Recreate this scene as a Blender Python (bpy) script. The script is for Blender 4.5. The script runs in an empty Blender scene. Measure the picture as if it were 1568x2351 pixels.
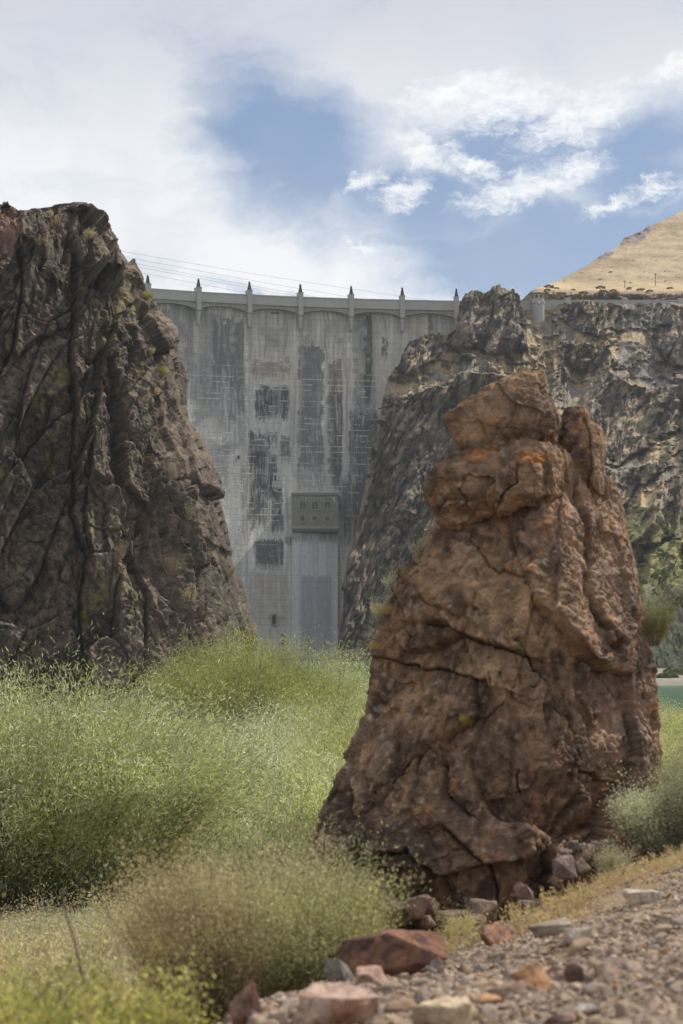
import bpy, bmesh, math, random
import numpy as np
from mathutils import Vector, Matrix

# ------------------------------------------------------------------ camera, sky, sun, exposure
scene = bpy.context.scene
R = math.radians
F = 4571.0                     # focal length in picture units (picture 1568 x 2351)
PITCH = math.atan((1420 - 1175.5) / F)
cam_d = bpy.data.cameras.new("camera"); cam = bpy.data.objects.new("camera", cam_d)
scene.collection.objects.link(cam); scene.camera = cam
cam_d.sensor_fit = 'VERTICAL'; cam_d.sensor_height = 36; cam_d.sensor_width = 24
cam_d.lens = 36 * F / 2351
cam_d.clip_start = 0.1; cam_d.clip_end = 20000
cam.rotation_euler = (R(90) + PITCH, 0, 0)
cam_d.dof.use_dof = True; cam_d.dof.focus_distance = 170; cam_d.dof.aperture_fstop = 4.5
scene.view_settings.view_transform = 'Standard'; scene.view_settings.look = 'None'
scene.view_settings.exposure = 0.0; scene.view_settings.gamma = 1

SUN_EL, SUN_AZ = 49, 57        # azimuth measured from the view axis towards the right
sd = Vector((math.cos(R(SUN_EL)) * math.sin(R(SUN_AZ)), math.cos(R(SUN_EL)) * math.cos(R(SUN_AZ)), math.sin(R(SUN_EL))))
ld = bpy.data.lights.new("sun", 'SUN'); ld.energy = 5.0; ld.angle = R(0.6); ld.color = (1, .94, .84)
lo = bpy.data.objects.new("sun", ld); scene.collection.objects.link(lo)
lo.rotation_euler = sd.to_track_quat('Z', 'Y').to_euler()


class NT:
    """small helper for writing node trees"""
    def __init__(s, t): s.t = t; s.n = t.nodes; s.l = t.links
    def node(s, typ, **kw):
        n = s.n.new(typ)
        for k, v in kw.items(): setattr(n, k, v)
        return n
    def put(s, sock, v):
        if isinstance(v, bpy.types.NodeSocket): s.l.new(v, sock)
        else:
            if hasattr(sock.default_value, '__len__') and not hasattr(v, '__len__'): v = (v,) * len(sock.default_value)
            if hasattr(sock.default_value, '__len__') and len(sock.default_value) == 4 and len(v) == 3: v = tuple(v) + (1,)
            sock.default_value = v
    def m(s, op, a, b=0.0, c=None, clamp=False):
        n = s.node('ShaderNodeMath', operation=op, use_clamp=clamp)
        s.put(n.inputs[0], a); s.put(n.inputs[1], b)
        if c is not None: s.put(n.inputs[2], c)
        return n.outputs[0]
    def sm(s, v, a, b):
        n = s.node('ShaderNodeMapRange', interpolation_type='SMOOTHSTEP')
        s.put(n.inputs[0], v); s.put(n.inputs[1], a); s.put(n.inputs[2], b)
        return n.outputs[0]
    def noise(s, vec, scale, detail=5, rough=.55, dist=0, out=0, typ='FBM'):
        n = s.node('ShaderNodeTexNoise')
        s.put(n.inputs['Vector'], vec); s.put(n.inputs['Scale'], scale); s.put(n.inputs['Detail'], detail)
        s.put(n.inputs['Roughness'], rough); s.put(n.inputs['Distortion'], dist)
        return n.outputs[out]
    def mix(s, f, a, b, blend='MIX'):
        n = s.node('ShaderNodeMix', data_type='RGBA', blend_type=blend)
        s.put(n.inputs[0], f); s.put(n.inputs[6], a); s.put(n.inputs[7], b)
        return n.outputs[2]
    def vec(s, x, y, z):
        n = s.node('ShaderNodeCombineXYZ'); s.put(n.inputs[0], x); s.put(n.inputs[1], y); s.put(n.inputs[2], z)
        return n.outputs[0]


def build_world():
    w = bpy.data.worlds.new("World"); scene.world = w; w.use_nodes = True
    t = NT(w.node_tree); t.n.clear()
    out = t.node('ShaderNodeOutputWorld'); bg = t.node('ShaderNodeBackground'); bg.inputs[1].default_value = 0.1
    t.l.new(bg.outputs[0], out.inputs[0])
    sky = t.node('ShaderNodeTexSky', sky_type='NISHITA', sun_disc=False)
    sky.sun_elevation = R(SUN_EL); sky.sun_rotation = R(SUN_AZ); sky.altitude = 800
    sky.air_density = 1.0; sky.dust_density = 2.2; sky.ozone_density = 1.6
    tc = t.node('ShaderNodeTexCoord').outputs['Generated']
    sp = t.node('ShaderNodeSeparateXYZ'); t.l.new(tc, sp.inputs[0])
    x, y, z = sp.outputs
    # direction of the sky point in degrees: bearing and elevation
    az = t.m('MULTIPLY', t.m('ARCTAN2', x, y), 57.2958)
    el = t.m('MULTIPLY', t.m('ARCSINE', z), 57.2958)
    v = t.vec(az, el, 0)
    def A(px): return math.degrees(math.atan((px - 784) / F))
    def E(py): return math.degrees(math.atan((1420 - py) / F)) * (1 - 0.00)
    # warped coordinates give the clouds their ragged edges
    w1 = t.noise(v, .32, 7, .6, 0, 1); w2 = t.noise(v, 1.6, 5, .65, 0, 1)
    def off(wn, amp):
        a = t.node('ShaderNodeVectorMath', operation='SUBTRACT'); t.l.new(wn, a.inputs[0]); a.inputs[1].default_value = (.5, .5, .5)
        b = t.node('ShaderNodeVectorMath', operation='MULTIPLY'); t.l.new(a.outputs[0], b.inputs[0]); b.inputs[1].default_value = (amp, amp, 0)
        return b.outputs[0]
    def add(a, b):
        n = t.node('ShaderNodeVectorMath', operation='ADD'); t.l.new(a, n.inputs[0]); t.l.new(b, n.inputs[1]); return n.outputs[0]
    vs = add(v, off(w1, 2.4)); vw = add(add(v, off(w1, 1.0)), off(w2, 1.1))
    vwide = add(add(v, off(w1, 1.6)), off(w2, .6))
    def blob(vec, px, py, rx, ry, rot, inner=.1):
        mp = t.node('ShaderNodeMapping', vector_type='TEXTURE')
        t.l.new(vec, mp.inputs[0])
        mp.inputs[1].default_value = (A(px), E(py), 0); mp.inputs[2].default_value = (0, 0, R(rot))
        mp.inputs[3].default_value = (rx / F * 57.3, ry / F * 57.3, 1)
        ln = t.node('ShaderNodeVectorMath', operation='LENGTH'); t.l.new(mp.outputs[0], ln.inputs[0])
        n = t.node('ShaderNodeMapRange', interpolation_type='SMOOTHSTEP')
        t.l.new(ln.outputs['Value'], n.inputs[0]); n.inputs[1].default_value = 1; n.inputs[2].default_value = inner
        return n.outputs[0]
    def union(lst):
        r = lst[0]
        for q in lst[1:]: r = t.m('MAXIMUM', r, q)
        return r
    # thin cloud everywhere but in the blue openings
    op = union([blob(vs, 660, 330, 470, 250, -34, 0), t.m('MULTIPLY', blob(vs, 980, 470, 480, 200, -8, 0), .95), t.m('MULTIPLY', blob(vs, 1330, 560, 640, 200, 4, .2), .9),
                t.m('MULTIPLY', blob(vs, 1480, 360, 330, 200, 10, .1), .9), t.m('MULTIPLY', blob(vs, 1180, 330, 360, 170, 0, 0), .95), t.m('MULTIPLY', blob(vs, 330, 590, 260, 60, -6, 0), .3), t.m('MULTIPLY', blob(vs, 600, 655, 330, 40, -8, 0), .55)])
    rotn = t.node('ShaderNodeMapping'); t.l.new(vs, rotn.inputs[0]); rotn.inputs[2].default_value = (0, 0, R(28)); rotn.inputs[3].default_value = (.35, 1.2, 1)
    fine = t.noise(rotn.outputs[0], .55, 8, .62, .4)
    op = t.m('ADD', op, t.m('MULTIPLY', t.m('SUBTRACT', fine, .5), 1.1)); op = t.sm(op, -.06, .84)
    veil = t.m('SUBTRACT', t.m('MULTIPLY_ADD', t.noise(vs, .3, 4, .5), .22, .84), t.m('MULTIPLY', op, .93), clamp=True)
    # bright wisps
    W = [(985, 335, 105, 62, -14), (1085, 365, 110, 30, -18), (1190, 430, 190, 48, 14), (1330, 375, 95, 36, 12),
         (1330, 270, 190, 66, 24), (1160, 235, 200, 80, 6), (925, 440, 85, 45, 25), (840, 412, 62, 30, 15),
         (1400, 462, 85, 20, 18), (1510, 425, 85, 28, 12), (1545, 165, 70, 34, 20), (832, 568, 44, 14, 4), 
         (1050, 190, 190, 40, 10), (1280, 420, 130, 30, 20)]
    wisps = union([blob(vw, b[0], b[1], b[2] * 1.3, b[3] * 1.3, b[4], .0) for b in W])
    st = t.vec(t.m('MULTIPLY', az, 1.0), t.m('MULTIPLY', el, 2.4), 3.3)
    fw = t.noise(add(st, off(w2, 1.4)), 1.5, 9, .72)
    wisps = t.sm(t.m('MULTIPLY', t.m('ADD', wisps, t.m('MULTIPLY', t.m('SUBTRACT', fw, .5), 2.6)), t.sm(wisps, 0, .3)), -.02, 1.35)
    # general cloud over the rest of the sky dome
    gen = t.sm(t.noise(tc, 2.2, 6, .6), .35, .58)
    outside = t.sm(t.m('ABSOLUTE', az), 16, 30)
    outside = t.m('MAXIMUM', outside, t.sm(el, 24, 36))
    gen = t.m('MULTIPLY', gen, t.m('MULTIPLY', outside, .85))
    # thin grey undersides: slow variation of the veil's own density
    g = t.noise(vs, .22, 3, .5)
    grey = t.sm(el, 11.5, 18.5)
    veil_c = t.mix(t.m('MULTIPLY', grey, .85), (10.0, 10.1, 10.2, 1), (5.9, 6.0, 6.8, 1))
    veil_c = t.mix(t.sm(g, .4, .75), veil_c, t.mix(.4, veil_c, (6.2, 6.5, 7.4, 1)))
    blue = t.mix(.5, sky.outputs[0], (1.7, 2.9, 5.4, 1))
    # paler towards the skyline
    blue = t.mix(t.m('MULTIPLY', t.sm(el, 14, 5.5), .55), blue, (4.3, 5.6, 7.5, 1))
    outn = t.m('SUBTRACT', 1, outside)
    col = t.mix(t.m('MULTIPLY', veil, outn), blue, veil_c)
    col = t.mix(gen, col, (10.4, 10.3, 10.2, 1))
    col = t.mix(t.m('MULTIPLY', wisps, .94), col, (10.2, 10.3, 10.4, 1))
    below = t.sm(el, 0, -3)
    col = t.mix(below, col, (2.0, 1.8, 1.4, 1))
    t.l.new(col, bg.inputs[0])


build_world()

# ------------------------------------------------------------------ numbers: picture units to metres, noise
CP, SP = math.cos(PITCH), math.sin(PITCH)
def at(px, py, D):
    """world x, z of a sight line at forward distance D"""
    dx = (np.asarray(px, float) - 784) / F; dy = (1175.5 - np.asarray(py, float)) / F
    yw = CP - SP * dy; zw = SP + CP * dy
    return dx * D / yw, zw * D / yw
def pt(px, py, D):
    x, z = at(px, py, D); return np.array([float(x), float(D), float(z)])

def hsh(ix, iy, iz, s):
    n = (ix.astype(np.int64) * 374761393 + iy.astype(np.int64) * 668265263 + iz.astype(np.int64) * 1274126177 + s * 974634777) & 0xFFFFFFFF
    n = n.astype(np.uint64)
    n = ((n ^ (n >> np.uint64(13))) * np.uint64(1274126177)) & np.uint64(0xFFFFFFFF)
    n = ((n ^ (n >> np.uint64(16))) * np.uint64(2246822519)) & np.uint64(0xFFFFFFFF)
    n = n ^ (n >> np.uint64(15))
    return (n & np.uint64(0xFFFFFF)).astype(np.float32) / 16777216.0

def vnoise(p, s=0):
    """smooth value noise, -1..1, p is (...,3)"""
    i = np.floor(p).astype(np.int64); f = (p - i).astype(np.float32)
    u = f * f * f * (f * (f * 6 - 15) + 10)
    r = 0
    for a in (0, 1):
        wa = u[..., 0] if a else 1 - u[..., 0]
        for b in (0, 1):
            wb = u[..., 1] if b else 1 - u[..., 1]
            for c in (0, 1):
                wc = u[..., 2] if c else 1 - u[..., 2]
                r = r + wa * wb * wc * hsh(i[..., 0] + a, i[..., 1] + b, i[..., 2] + c, s)
    return r * 2 - 1

def fbm(p, o=4, s=0, g=.5, lac=2.03):
    r = 0; a = 1.; t = 0
    for k in range(o):
        r = r + a * vnoise(p + 17.3 * k, s + k); t += a; a *= g; p = p * lac
    return r / t * 1.5

def worley(p, s=0):
    """nearest cell: (F1, F2, offset vector to its centre, cell randoms r0..r3)"""
    i = np.floor(p).astype(np.int64)
    sh = p.shape[:-1]
    f1 = np.full(sh, 9, np.float32); f2 = np.full(sh, 9, np.float32)
    v = np.zeros(sh + (3,), np.float32); cid = np.zeros(sh + (3,), np.int64)
    for a in (-1, 0, 1):
        for b in (-1, 0, 1):
            for c in (-1, 0, 1):
                jx, jy, jz = i[..., 0] + a, i[..., 1] + b, i[..., 2] + c
                dx = (p[..., 0] - jx - hsh(jx, jy, jz, s + 1)).astype(np.float32)
                dy = (p[..., 1] - jy - hsh(jx, jy, jz, s + 2)).astype(np.float32)
                dz = (p[..., 2] - jz - hsh(jx, jy, jz, s + 3)).astype(np.float32)
                d = np.sqrt(dx * dx + dy * dy + dz * dz)
                near = d < f1
                f2 = np.where(near, f1, np.minimum(f2, d))
                f1 = np.where(near, d, f1)
                v[..., 0] = np.where(near, dx, v[..., 0]); v[..., 1] = np.where(near, dy, v[..., 1]); v[..., 2] = np.where(near, dz, v[..., 2])
                cid[..., 0] = np.where(near, jx, cid[..., 0]); cid[..., 1] = np.where(near, jy, cid[..., 1]); cid[..., 2] = np.where(near, jz, cid[..., 2])
    rs = [hsh(cid[..., 0], cid[..., 1], cid[..., 2], s + 11 + k) for k in range(4)]
    return f1, f2, v, rs

def ss(x, a, b):
    t = np.clip((x - a) / (b - a), 0, 1); return t * t * (3 - 2 * t)

def facets(p, scale, s, tilt=.5, off=.5, crack=.35, cw=.12, warp=.25, lean=0.0, tz=1.0):
    """broken-rock relief: every cell is a plane of its own tilt, cracks between"""
    q = p * np.array(scale)
    q = q + 0; q[..., 0] = q[..., 0] - lean * p[..., 2] * scale[0]
    q = q + warp * np.stack([vnoise(q * 1.3, s + 90), vnoise(q * 1.3, s + 91), vnoise(q * 1.3, s + 92)], -1)
    f1, f2, v, r = worley(q, s)
    h = (r[0] - .5) * off + ((r[1] - .5) * v[..., 0] + (r[2] - .5) * v[..., 1] + (r[3] - .5) * v[..., 2] * tz) * 2 * tilt
    ck = 1 - ss(f2 - f1, 0, cw)
    return h - ck * crack, r[0], ck

def seg_dist(X, Y, pts):
    """distance to a polyline and side (+ to its right hand)"""
    best = np.full(X.shape, 1e9); side = np.zeros(X.shape)
    for (x0, y0), (x1, y1) in zip(pts[:-1], pts[1:]):
        dx, dy = x1 - x0, y1 - y0; L = dx * dx + dy * dy
        t = np.clip(((X - x0) * dx + (Y - y0) * dy) / L, 0, 1)
        ex, ey = X - x0 - t * dx, Y - y0 - t * dy
        d = np.hypot(ex, ey); cr = dx * ey - dy * ex
        n = d < best; best = np.where(n, d, best); side = np.where(n, np.sign(cr), side)
    return best, side

def ridged(p, o=4, s=0, g=.55):
    r = 0; a = 1.; t = 0
    for k in range(o):
        n = 1 - np.abs(vnoise(p + 9.1 * k, s + k)) * 1.6; r = r + a * n; t += a; a *= g; p = p * 2.1
    return r / t - .35

def lerp3(a, b, t): return np.asarray(a) * (1 - t[..., None]) + np.asarray(b) * t[..., None]

# ------------------------------------------------------------------ objects and materials
COL = scene.collection
def tag(o, label=None, cat=None, group=None, kind=None):
    if label: o['label'] = label
    if cat: o['category'] = cat
    if group: o['group'] = group
    if kind: o['kind'] = kind
    return o
def empty(name, loc, label=None, cat=None, group=None):
    o = bpy.data.objects.new(name, None); COL.objects.link(o); o.location = [float(c) for c in loc]
    o.empty_display_size = .2
    return tag(o, label, cat, group)
def raw_mesh(name, V, faces, mat, parent=None, colors=None, smooth=True, link=True):
    """V (n,3); faces (m,k) of one size; colours per vertex"""
    V = np.asarray(V, np.float32).reshape(-1, 3); Fc = np.asarray(faces, np.int32)
    me = bpy.data.meshes.new(name)
    me.vertices.add(len(V)); me.vertices.foreach_set('co', V.ravel())
    k = Fc.shape[1]
    me.loops.add(Fc.size); me.loops.foreach_set('vertex_index', Fc.ravel())
    me.polygons.add(len(Fc)); me.polygons.foreach_set('loop_start', np.arange(0, Fc.size, k, dtype=np.int32))
    me.polygons.foreach_set('loop_total', np.full(len(Fc), k, np.int32))
    me.polygons.foreach_set('use_smooth', np.full(len(Fc), smooth, bool))
    me.update(calc_edges=True); me.validate()
    if colors is not None:
        a = me.color_attributes.new('Col', 'FLOAT_COLOR', 'POINT')
        c = np.ones((len(V), 4), np.float32); c[:, :3] = np.asarray(colors, np.float32).reshape(-1, 3)
        a.data.foreach_set('color', c.ravel())
    if mat: me.materials.append(mat)
    if not link: return me
    o = bpy.data.objects.new(name, me); COL.objects.link(o)
    if parent: o.parent = parent
    return o
def grid_faces(h, w, wrap=False):
    i = np.arange(h - 1)[:, None] * w + np.arange(w - (0 if wrap else 1))[None, :]
    j = np.arange(h - 1)[:, None] * w + (np.arange(w - (0 if wrap else 1))[None, :] + 1) % w
    return np.stack([i, j, j + w, i + w], -1).reshape(-1, 4)
def grid_obj(name, P, mat, parent=None, colors=None, wrap=False, flip=False, origin=None):
    h, w = P.shape[:2]
    f = grid_faces(h, w, wrap)
    if flip: f = f[:, ::-1]
    if origin is not None: P = P - np.asarray(origin)
    return raw_mesh(name, P.reshape(-1, 3), f, mat, parent, colors)
def grid_normals(P, wrap=False):
    if wrap:
        Q = np.concatenate([P[:, -1:], P, P[:, :1]], 1); du = (Q[:, 2:] - Q[:, :-2])
    else: du = np.gradient(P, axis=1)
    dv = np.gradient(P, axis=0)
    n = np.cross(du, dv); return n / np.maximum(np.linalg.norm(n, axis=-1, keepdims=True), 1e-9)
def smooth1(A, k, axis, wrap=False):
    r = A.copy(); 
    for _ in range(k):
        if wrap: r = (np.roll(r, 1, axis) + 2 * r + np.roll(r, -1, axis)) / 4
        else:
            q = np.moveaxis(r, axis, 0); e = np.concatenate([q[:1], q, q[-1:]], 0); r = np.moveaxis((e[2:] + 2 * q + e[:-2]) / 4, 0, axis)
    return r

class BM:
    """collects boxes, prisms and lathes; build() makes one mesh object"""
    def __init__(s): s.b = bmesh.new()
    def box(s, x0, x1, y0, y1, z0, z1, M=None):
        v = [s.b.verts.new((x, y, z)) for x in (x0, x1) for y in (y0, y1) for z in (z0, z1)]
        for f in ((0, 1, 3, 2), (4, 6, 7, 5), (0, 4, 5, 1), (2, 3, 7, 6), (0, 2, 6, 4), (1, 5, 7, 3)): s.b.faces.new([v[i] for i in f])
        if M: bmesh.ops.transform(s.b, matrix=M, verts=v)
        return s
    def frus(s, wx0, wy0, wx1, wy1, z0, z1, cx=0, cy=0):
        v = []
        for (wx, wy, z) in ((wx0, wy0, z0), (wx1, wy1, z1)):
            v += [s.b.verts.new((cx + a * wx / 2, cy + b * wy / 2, z)) for a, b in ((-1, -1), (1, -1), (1, 1), (-1, 1))]
        s.b.faces.new(v[3::-1]); s.b.faces.new(v[4:])
        for i in range(4): s.b.faces.new((v[i], v[(i + 1) % 4], v[4 + (i + 1) % 4], v[4 + i]))
        return s
    def lathe(s, prof, n=24, cx=0, cy=0):
        rings = []
        for r, z in prof:
            rings.append([s.b.verts.new((cx + r * math.cos(2 * math.pi * k / n), cy + r * math.sin(2 * math.pi * k / n), z)) for k in range(n)])
        for a, c in zip(rings[:-1], rings[1:]):
            for k in range(n): s.b.faces.new((a[k], a[(k + 1) % n], c[(k + 1) % n], c[k]))
        s.b.faces.new(rings[0][::-1]); s.b.faces.new(rings[-1]); return s
    def prism(s, pts, y0, y1):
        """outline in x,z extruded from y0 to y1"""
        a = [s.b.verts.new((x, y0, z)) for x, z in pts]; c = [s.b.verts.new((x, y1, z)) for x, z in pts]
        s.b.faces.new(a); s.b.faces.new(c[::-1]); n = len(pts)
        for k in range(n): s.b.faces.new((a[k], c[k], c[(k + 1) % n], a[(k + 1) % n]))
        return s
    def build(s, name, mat, parent=None, bevel=0, smooth=False):
        if bevel: bmesh.ops.bevel(s.b, geom=[e for e in s.b.edges], offset=bevel, segments=1, affect='EDGES', clamp_overlap=True)
        bmesh.ops.recalc_face_normals(s.b, faces=s.b.faces)
        me = bpy.data.meshes.new(name); s.b.to_mesh(me); s.b.free(); me.materials.append(mat)
        if smooth: me.polygons.foreach_set('use_smooth', [True] * len(me.polygons))
        o = bpy.data.objects.new(name, me); COL.objects.link(o)
        if parent: o.parent = parent
        return o

def mat_rock(name, fine=3.0, bump=.3, dist=.05, var=.45, rough=.85, use_col=True, base=(.2, .17, .14), spec=.25, stretch=(1, 1, 1)):
    m = bpy.data.materials.new(name); m.use_nodes = True; t = NT(m.node_tree)
    b = t.n['Principled BSDF']; b.inputs['Roughness'].default_value = rough; b.inputs['Specular IOR Level'].default_value = spec
    tc = t.node('ShaderNodeTexCoord').outputs['Object']
    mp = t.node('ShaderNodeMapping'); t.l.new(tc, mp.inputs[0]); mp.inputs[3].default_value = stretch; tc = mp.outputs[0]
    if use_col:
        c = t.node('ShaderNodeVertexColor', layer_name='Col').outputs[0]
    else:
        r = t.node('ShaderNodeRGB'); r.outputs[0].default_value = base + (1,); c = r.outputs[0]
    n1 = t.noise(tc, fine, 8, .65); n2 = t.noise(tc, fine * 4.7, 6, .7)
    k = t.m('MULTIPLY_ADD', t.m('SUBTRACT', t.m('ADD', t.m('MULTIPLY', n1, .6), t.m('MULTIPLY', n2, .4)), .5), var * 5, 1.0)
    k = t.m('MAXIMUM', k, .3)
    sc = t.node('ShaderNodeVectorMath', operation='SCALE'); t.l.new(c, sc.inputs[0]); t.l.new(k, sc.inputs['Scale'])
    t.l.new(sc.outputs[0], b.inputs['Base Color'])
    bp = t.node('ShaderNodeBump'); bp.inputs['Strength'].default_value = bump; bp.inputs['Distance'].default_value = dist
    t.l.new(t.m('ADD', n1, t.m('MULTIPLY', n2, .5)), bp.inputs['Height']); t.l.new(bp.outputs[0], b.inputs['Normal'])
    return m
def mat_leaf(name, trans=.35, rough=.45, spec=.5):
    m = bpy.data.materials.new(name); m.use_nodes = True; t = NT(m.node_tree)
    b = t.n['Principled BSDF']; b.inputs['Roughness'].default_value = rough; b.inputs['Specular IOR Level'].default_value = spec
    c = t.node('ShaderNodeVertexColor', layer_name='Col').outputs[0]
    t.l.new(c, b.inputs['Base Color'])
    tr = t.node('ShaderNodeBsdfTranslucent'); t.l.new(t.mix(.5, c, (1, 1, .6, 1), 'MULTIPLY'), tr.inputs[0])
    mx = t.node('ShaderNodeMixShader'); mx.inputs[0].default_value = trans
    t.l.new(b.outputs[0], mx.inputs[1]); t.l.new(tr.outputs[0], mx.inputs[2])
    t.l.new(mx.outputs[0], t.n['Material Output'].inputs[0]); return m
def mat_plain(name, col, rough=.7, metal=0, spec=.4, emit=None):
    m = bpy.data.materials.new(name); m.use_nodes = True; t = NT(m.node_tree); b = t.n['Principled BSDF']
    tc = t.node('ShaderNodeTexCoord').outputs['Object']
    n = t.noise(tc, 2.5, 4, .6)
    t.l.new(t.mix(t.sm(n, .3, .7), tuple(c * .82 for c in col) + (1,), tuple(min(1, c * 1.12) for c in col) + (1,)), b.inputs['Base Color'])
    b.inputs['Roughness'].default_value = rough; b.inputs['Metallic'].default_value = metal; b.inputs['Specular IOR Level'].default_value = spec
    return m

M_far = mat_rock('canyon_rock', .7, .8, .6, .45, stretch=(1, 1, .6))
M_hill = mat_rock('dry_grass_hill', .25, .3, .3, .18)
M_cliff = mat_rock('cliff_rock', 2.0, 1.0, .5, .6, spec=.12)
M_pin = mat_rock('pinnacle_rock', 9, 1.0, .03, .5, rough=.95, spec=.08)
M_ground = mat_rock('ground_soil', 22, 1.0, .02, .55)
M_stone = mat_rock('loose_stone', 14, .5, .006, .28, rough=.95, spec=.06)
M_conc = mat_rock('dam_concrete', .55, .25, .05, .16, rough=.9, stretch=(2.2, 2.2, .5))
M_trim = mat_rock('trim_concrete', .8, .25, .03, .14, rough=.9, use_col=False, base=(.36, .35, .325))
M_trim2 = mat_rock('weathered_concrete', .8, .3, .03, .22, rough=.9, use_col=False, base=(.26, .24, .21))
M_leaf = mat_leaf('willow_leaf', .42, .55, .25)
M_sage = mat_leaf('sage_leaf', .35, .8, .12)
M_dry = mat_leaf('dry_grass_blade', .3, .7, .2)
M_stem = mat_leaf('twig_bark', .05, .8, .2)
M_trim3 = mat_rock('stained_concrete', .8, .3, .03, .35, rough=.9, use_col=False, base=(.195, .18, .158), stretch=(2, 2, .5))
M_dark = mat_plain('dark_metal', (.035, .03, .03), .6)
M_glass = mat_plain('window_glass', (.03, .035, .045), .15)
M_globe = mat_plain('lamp_glass', (.75, .75, .72), .3)
M_wire = mat_plain('wire_metal', (.16, .16, .17), .8, spec=.1)

# ------------------------------------------------------------------ ground: one sheet to the horizon
_cp = []
def cpz(px, D, z): _cp.append(((px - 784) / F, math.log(D), z / D))
def cpy_(px, D, py): _cp.append(((px - 784) / F, math.log(D), pt(px, py, D)[2] / D))
for px in (-2500, 0, 784, 1600, 4000): cpz(px, 2.0, -1.15 + (px - 784) * .00006); cpz(px, 1.0, -1.1)
for px, D, py in ((1568, 5.6, 2351), (1000, 7, 2351), (560, 8, 2351), (1568, 8.5, 2180), (1568, 14, 1995), (1900, 14, 1880), (2400, 14, 1800), (1300, 12, 2105),
                  (1200, 9, 2230), (1050, 11.5, 2188), (860, 10.8, 2232), (700, 10, 2290), (620, 10.5, 2320), (1500, 19.5, 1965), (1380, 16.5, 2025), (1568, 20, 1950), (1100, 17, 2150), (900, 17, 2165), (740, 18, 2110)):
    cpy_(px, D, py)
for px, D, z in ((0, 8, -2.1), (300, 8, -1.9), (-800, 8, -2.3), (0, 14, -2.95), (300, 13, -2.7), (-900, 14, -3.4), (450, 16, -2.9), (250, 20, -3.9), (600, 20, -3.5), (0, 24, -4.6), (350, 32, -5.0),
                 (700, 32, -5.2), (0, 45, -6.9), (400, 50, -7.3), (-1500, 45, -7), (900, 45, -7), (1568, 30, -3.9), (1568, 45, -6.4), (2600, 40, -3.5), (1100, 25, -4.0), (1568, 62, -8.4), (2600, 60, -7.5), (800, 65, -8.6), (0, 65, -8.3), (-1500, 65, -8.3),
                 (0, 90, -9), (784, 90, -9), (1568, 90, -9), (3500, 90, -9), (-2500, 90, -9), (784, 150, -9), (3000, 150, -9), (-2000, 150, -9), (784, 300, -9), (-3000, 300, -9), (4500, 300, -9)):
    cpz(px, D, z)
_cp = np.array(_cp)
def _tps(r2): return r2 * np.log(r2 + 1e-9) * .5
def _kx(a, l): return a * 5.0, l
_X = np.stack(_kx(_cp[:, 0], _cp[:, 1]), -1)
_K = _tps(((_X[:, None] - _X[None]) ** 2).sum(-1)) + np.eye(len(_X)) * 2e-3
_P = np.c_[np.ones(len(_X)), _X]
_A = np.block([[_K, _P], [_P.T, np.zeros((3, 3))]])
_w = np.linalg.solve(_A, np.r_[_cp[:, 2], np.zeros(3)])
def zground(x, y):
    """ground height of the smooth terrain"""
    x = np.asarray(x, float); y = np.asarray(y, float)
    yy = np.maximum(y, .8 + 0 * y); az = np.clip(x / yy, -.9, .9); l = np.log(np.clip(yy, .8, 300))
    X = np.stack(_kx(az, l), -1).reshape(-1, 2)
    out = np.empty(len(X))
    for k in range(0, len(X), 20000):
        q = X[k:k + 20000]
        out[k:k + 20000] = _tps(((q[:, None] - _X[None]) ** 2).sum(-1)) @ _w[:len(_X)] + _w[len(_X)] + q @ _w[len(_X) + 1:]
    z = out.reshape(x.shape) * np.clip(yy, .8, 300)
    flat = ss(yy, 70, 100); z = z * (1 - flat) + -9.0 * flat
    z = np.where(y < 1.0, -1.12, z)
    xy = np.stack([x, y, 0 * x], -1)
    z = z + (1 - ss(yy, 20, 60)) * ss(yy, 1.5, 4) * (.022 * fbm(xy * 3, 3, 5) + .05 * fbm(xy * .8, 2, 9))
    # river bed: broad pool on the right, running back to the foot of the dam
    px = x / yy * F + 784
    riv = ss(yy, 189, 199) * (1 - ss(yy, 281, 288)) * ss(px, 600, 800) + ss(yy, 300, 312) * (1 - ss(px, 900, 1100)) * (1 - ss(yy, 700, 760))
    return z - 2.6 * np.clip(riv, 0, 1)
def on_ground(px, py, d0=3, d1=120):
    """point where a sight line meets the ground"""
    D = np.exp(np.linspace(math.log(d0), math.log(d1), 900)); x, z = at(px, py, D)
    g = zground(x, D); k = np.argmax(z < g)
    return np.array([x[k], D[k], g[k]])
def gpt(px, D):
    x = (px - 784) / F * D / CP
    return np.array([x, D, float(zground(np.array(x), np.array(D)))])

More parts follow.
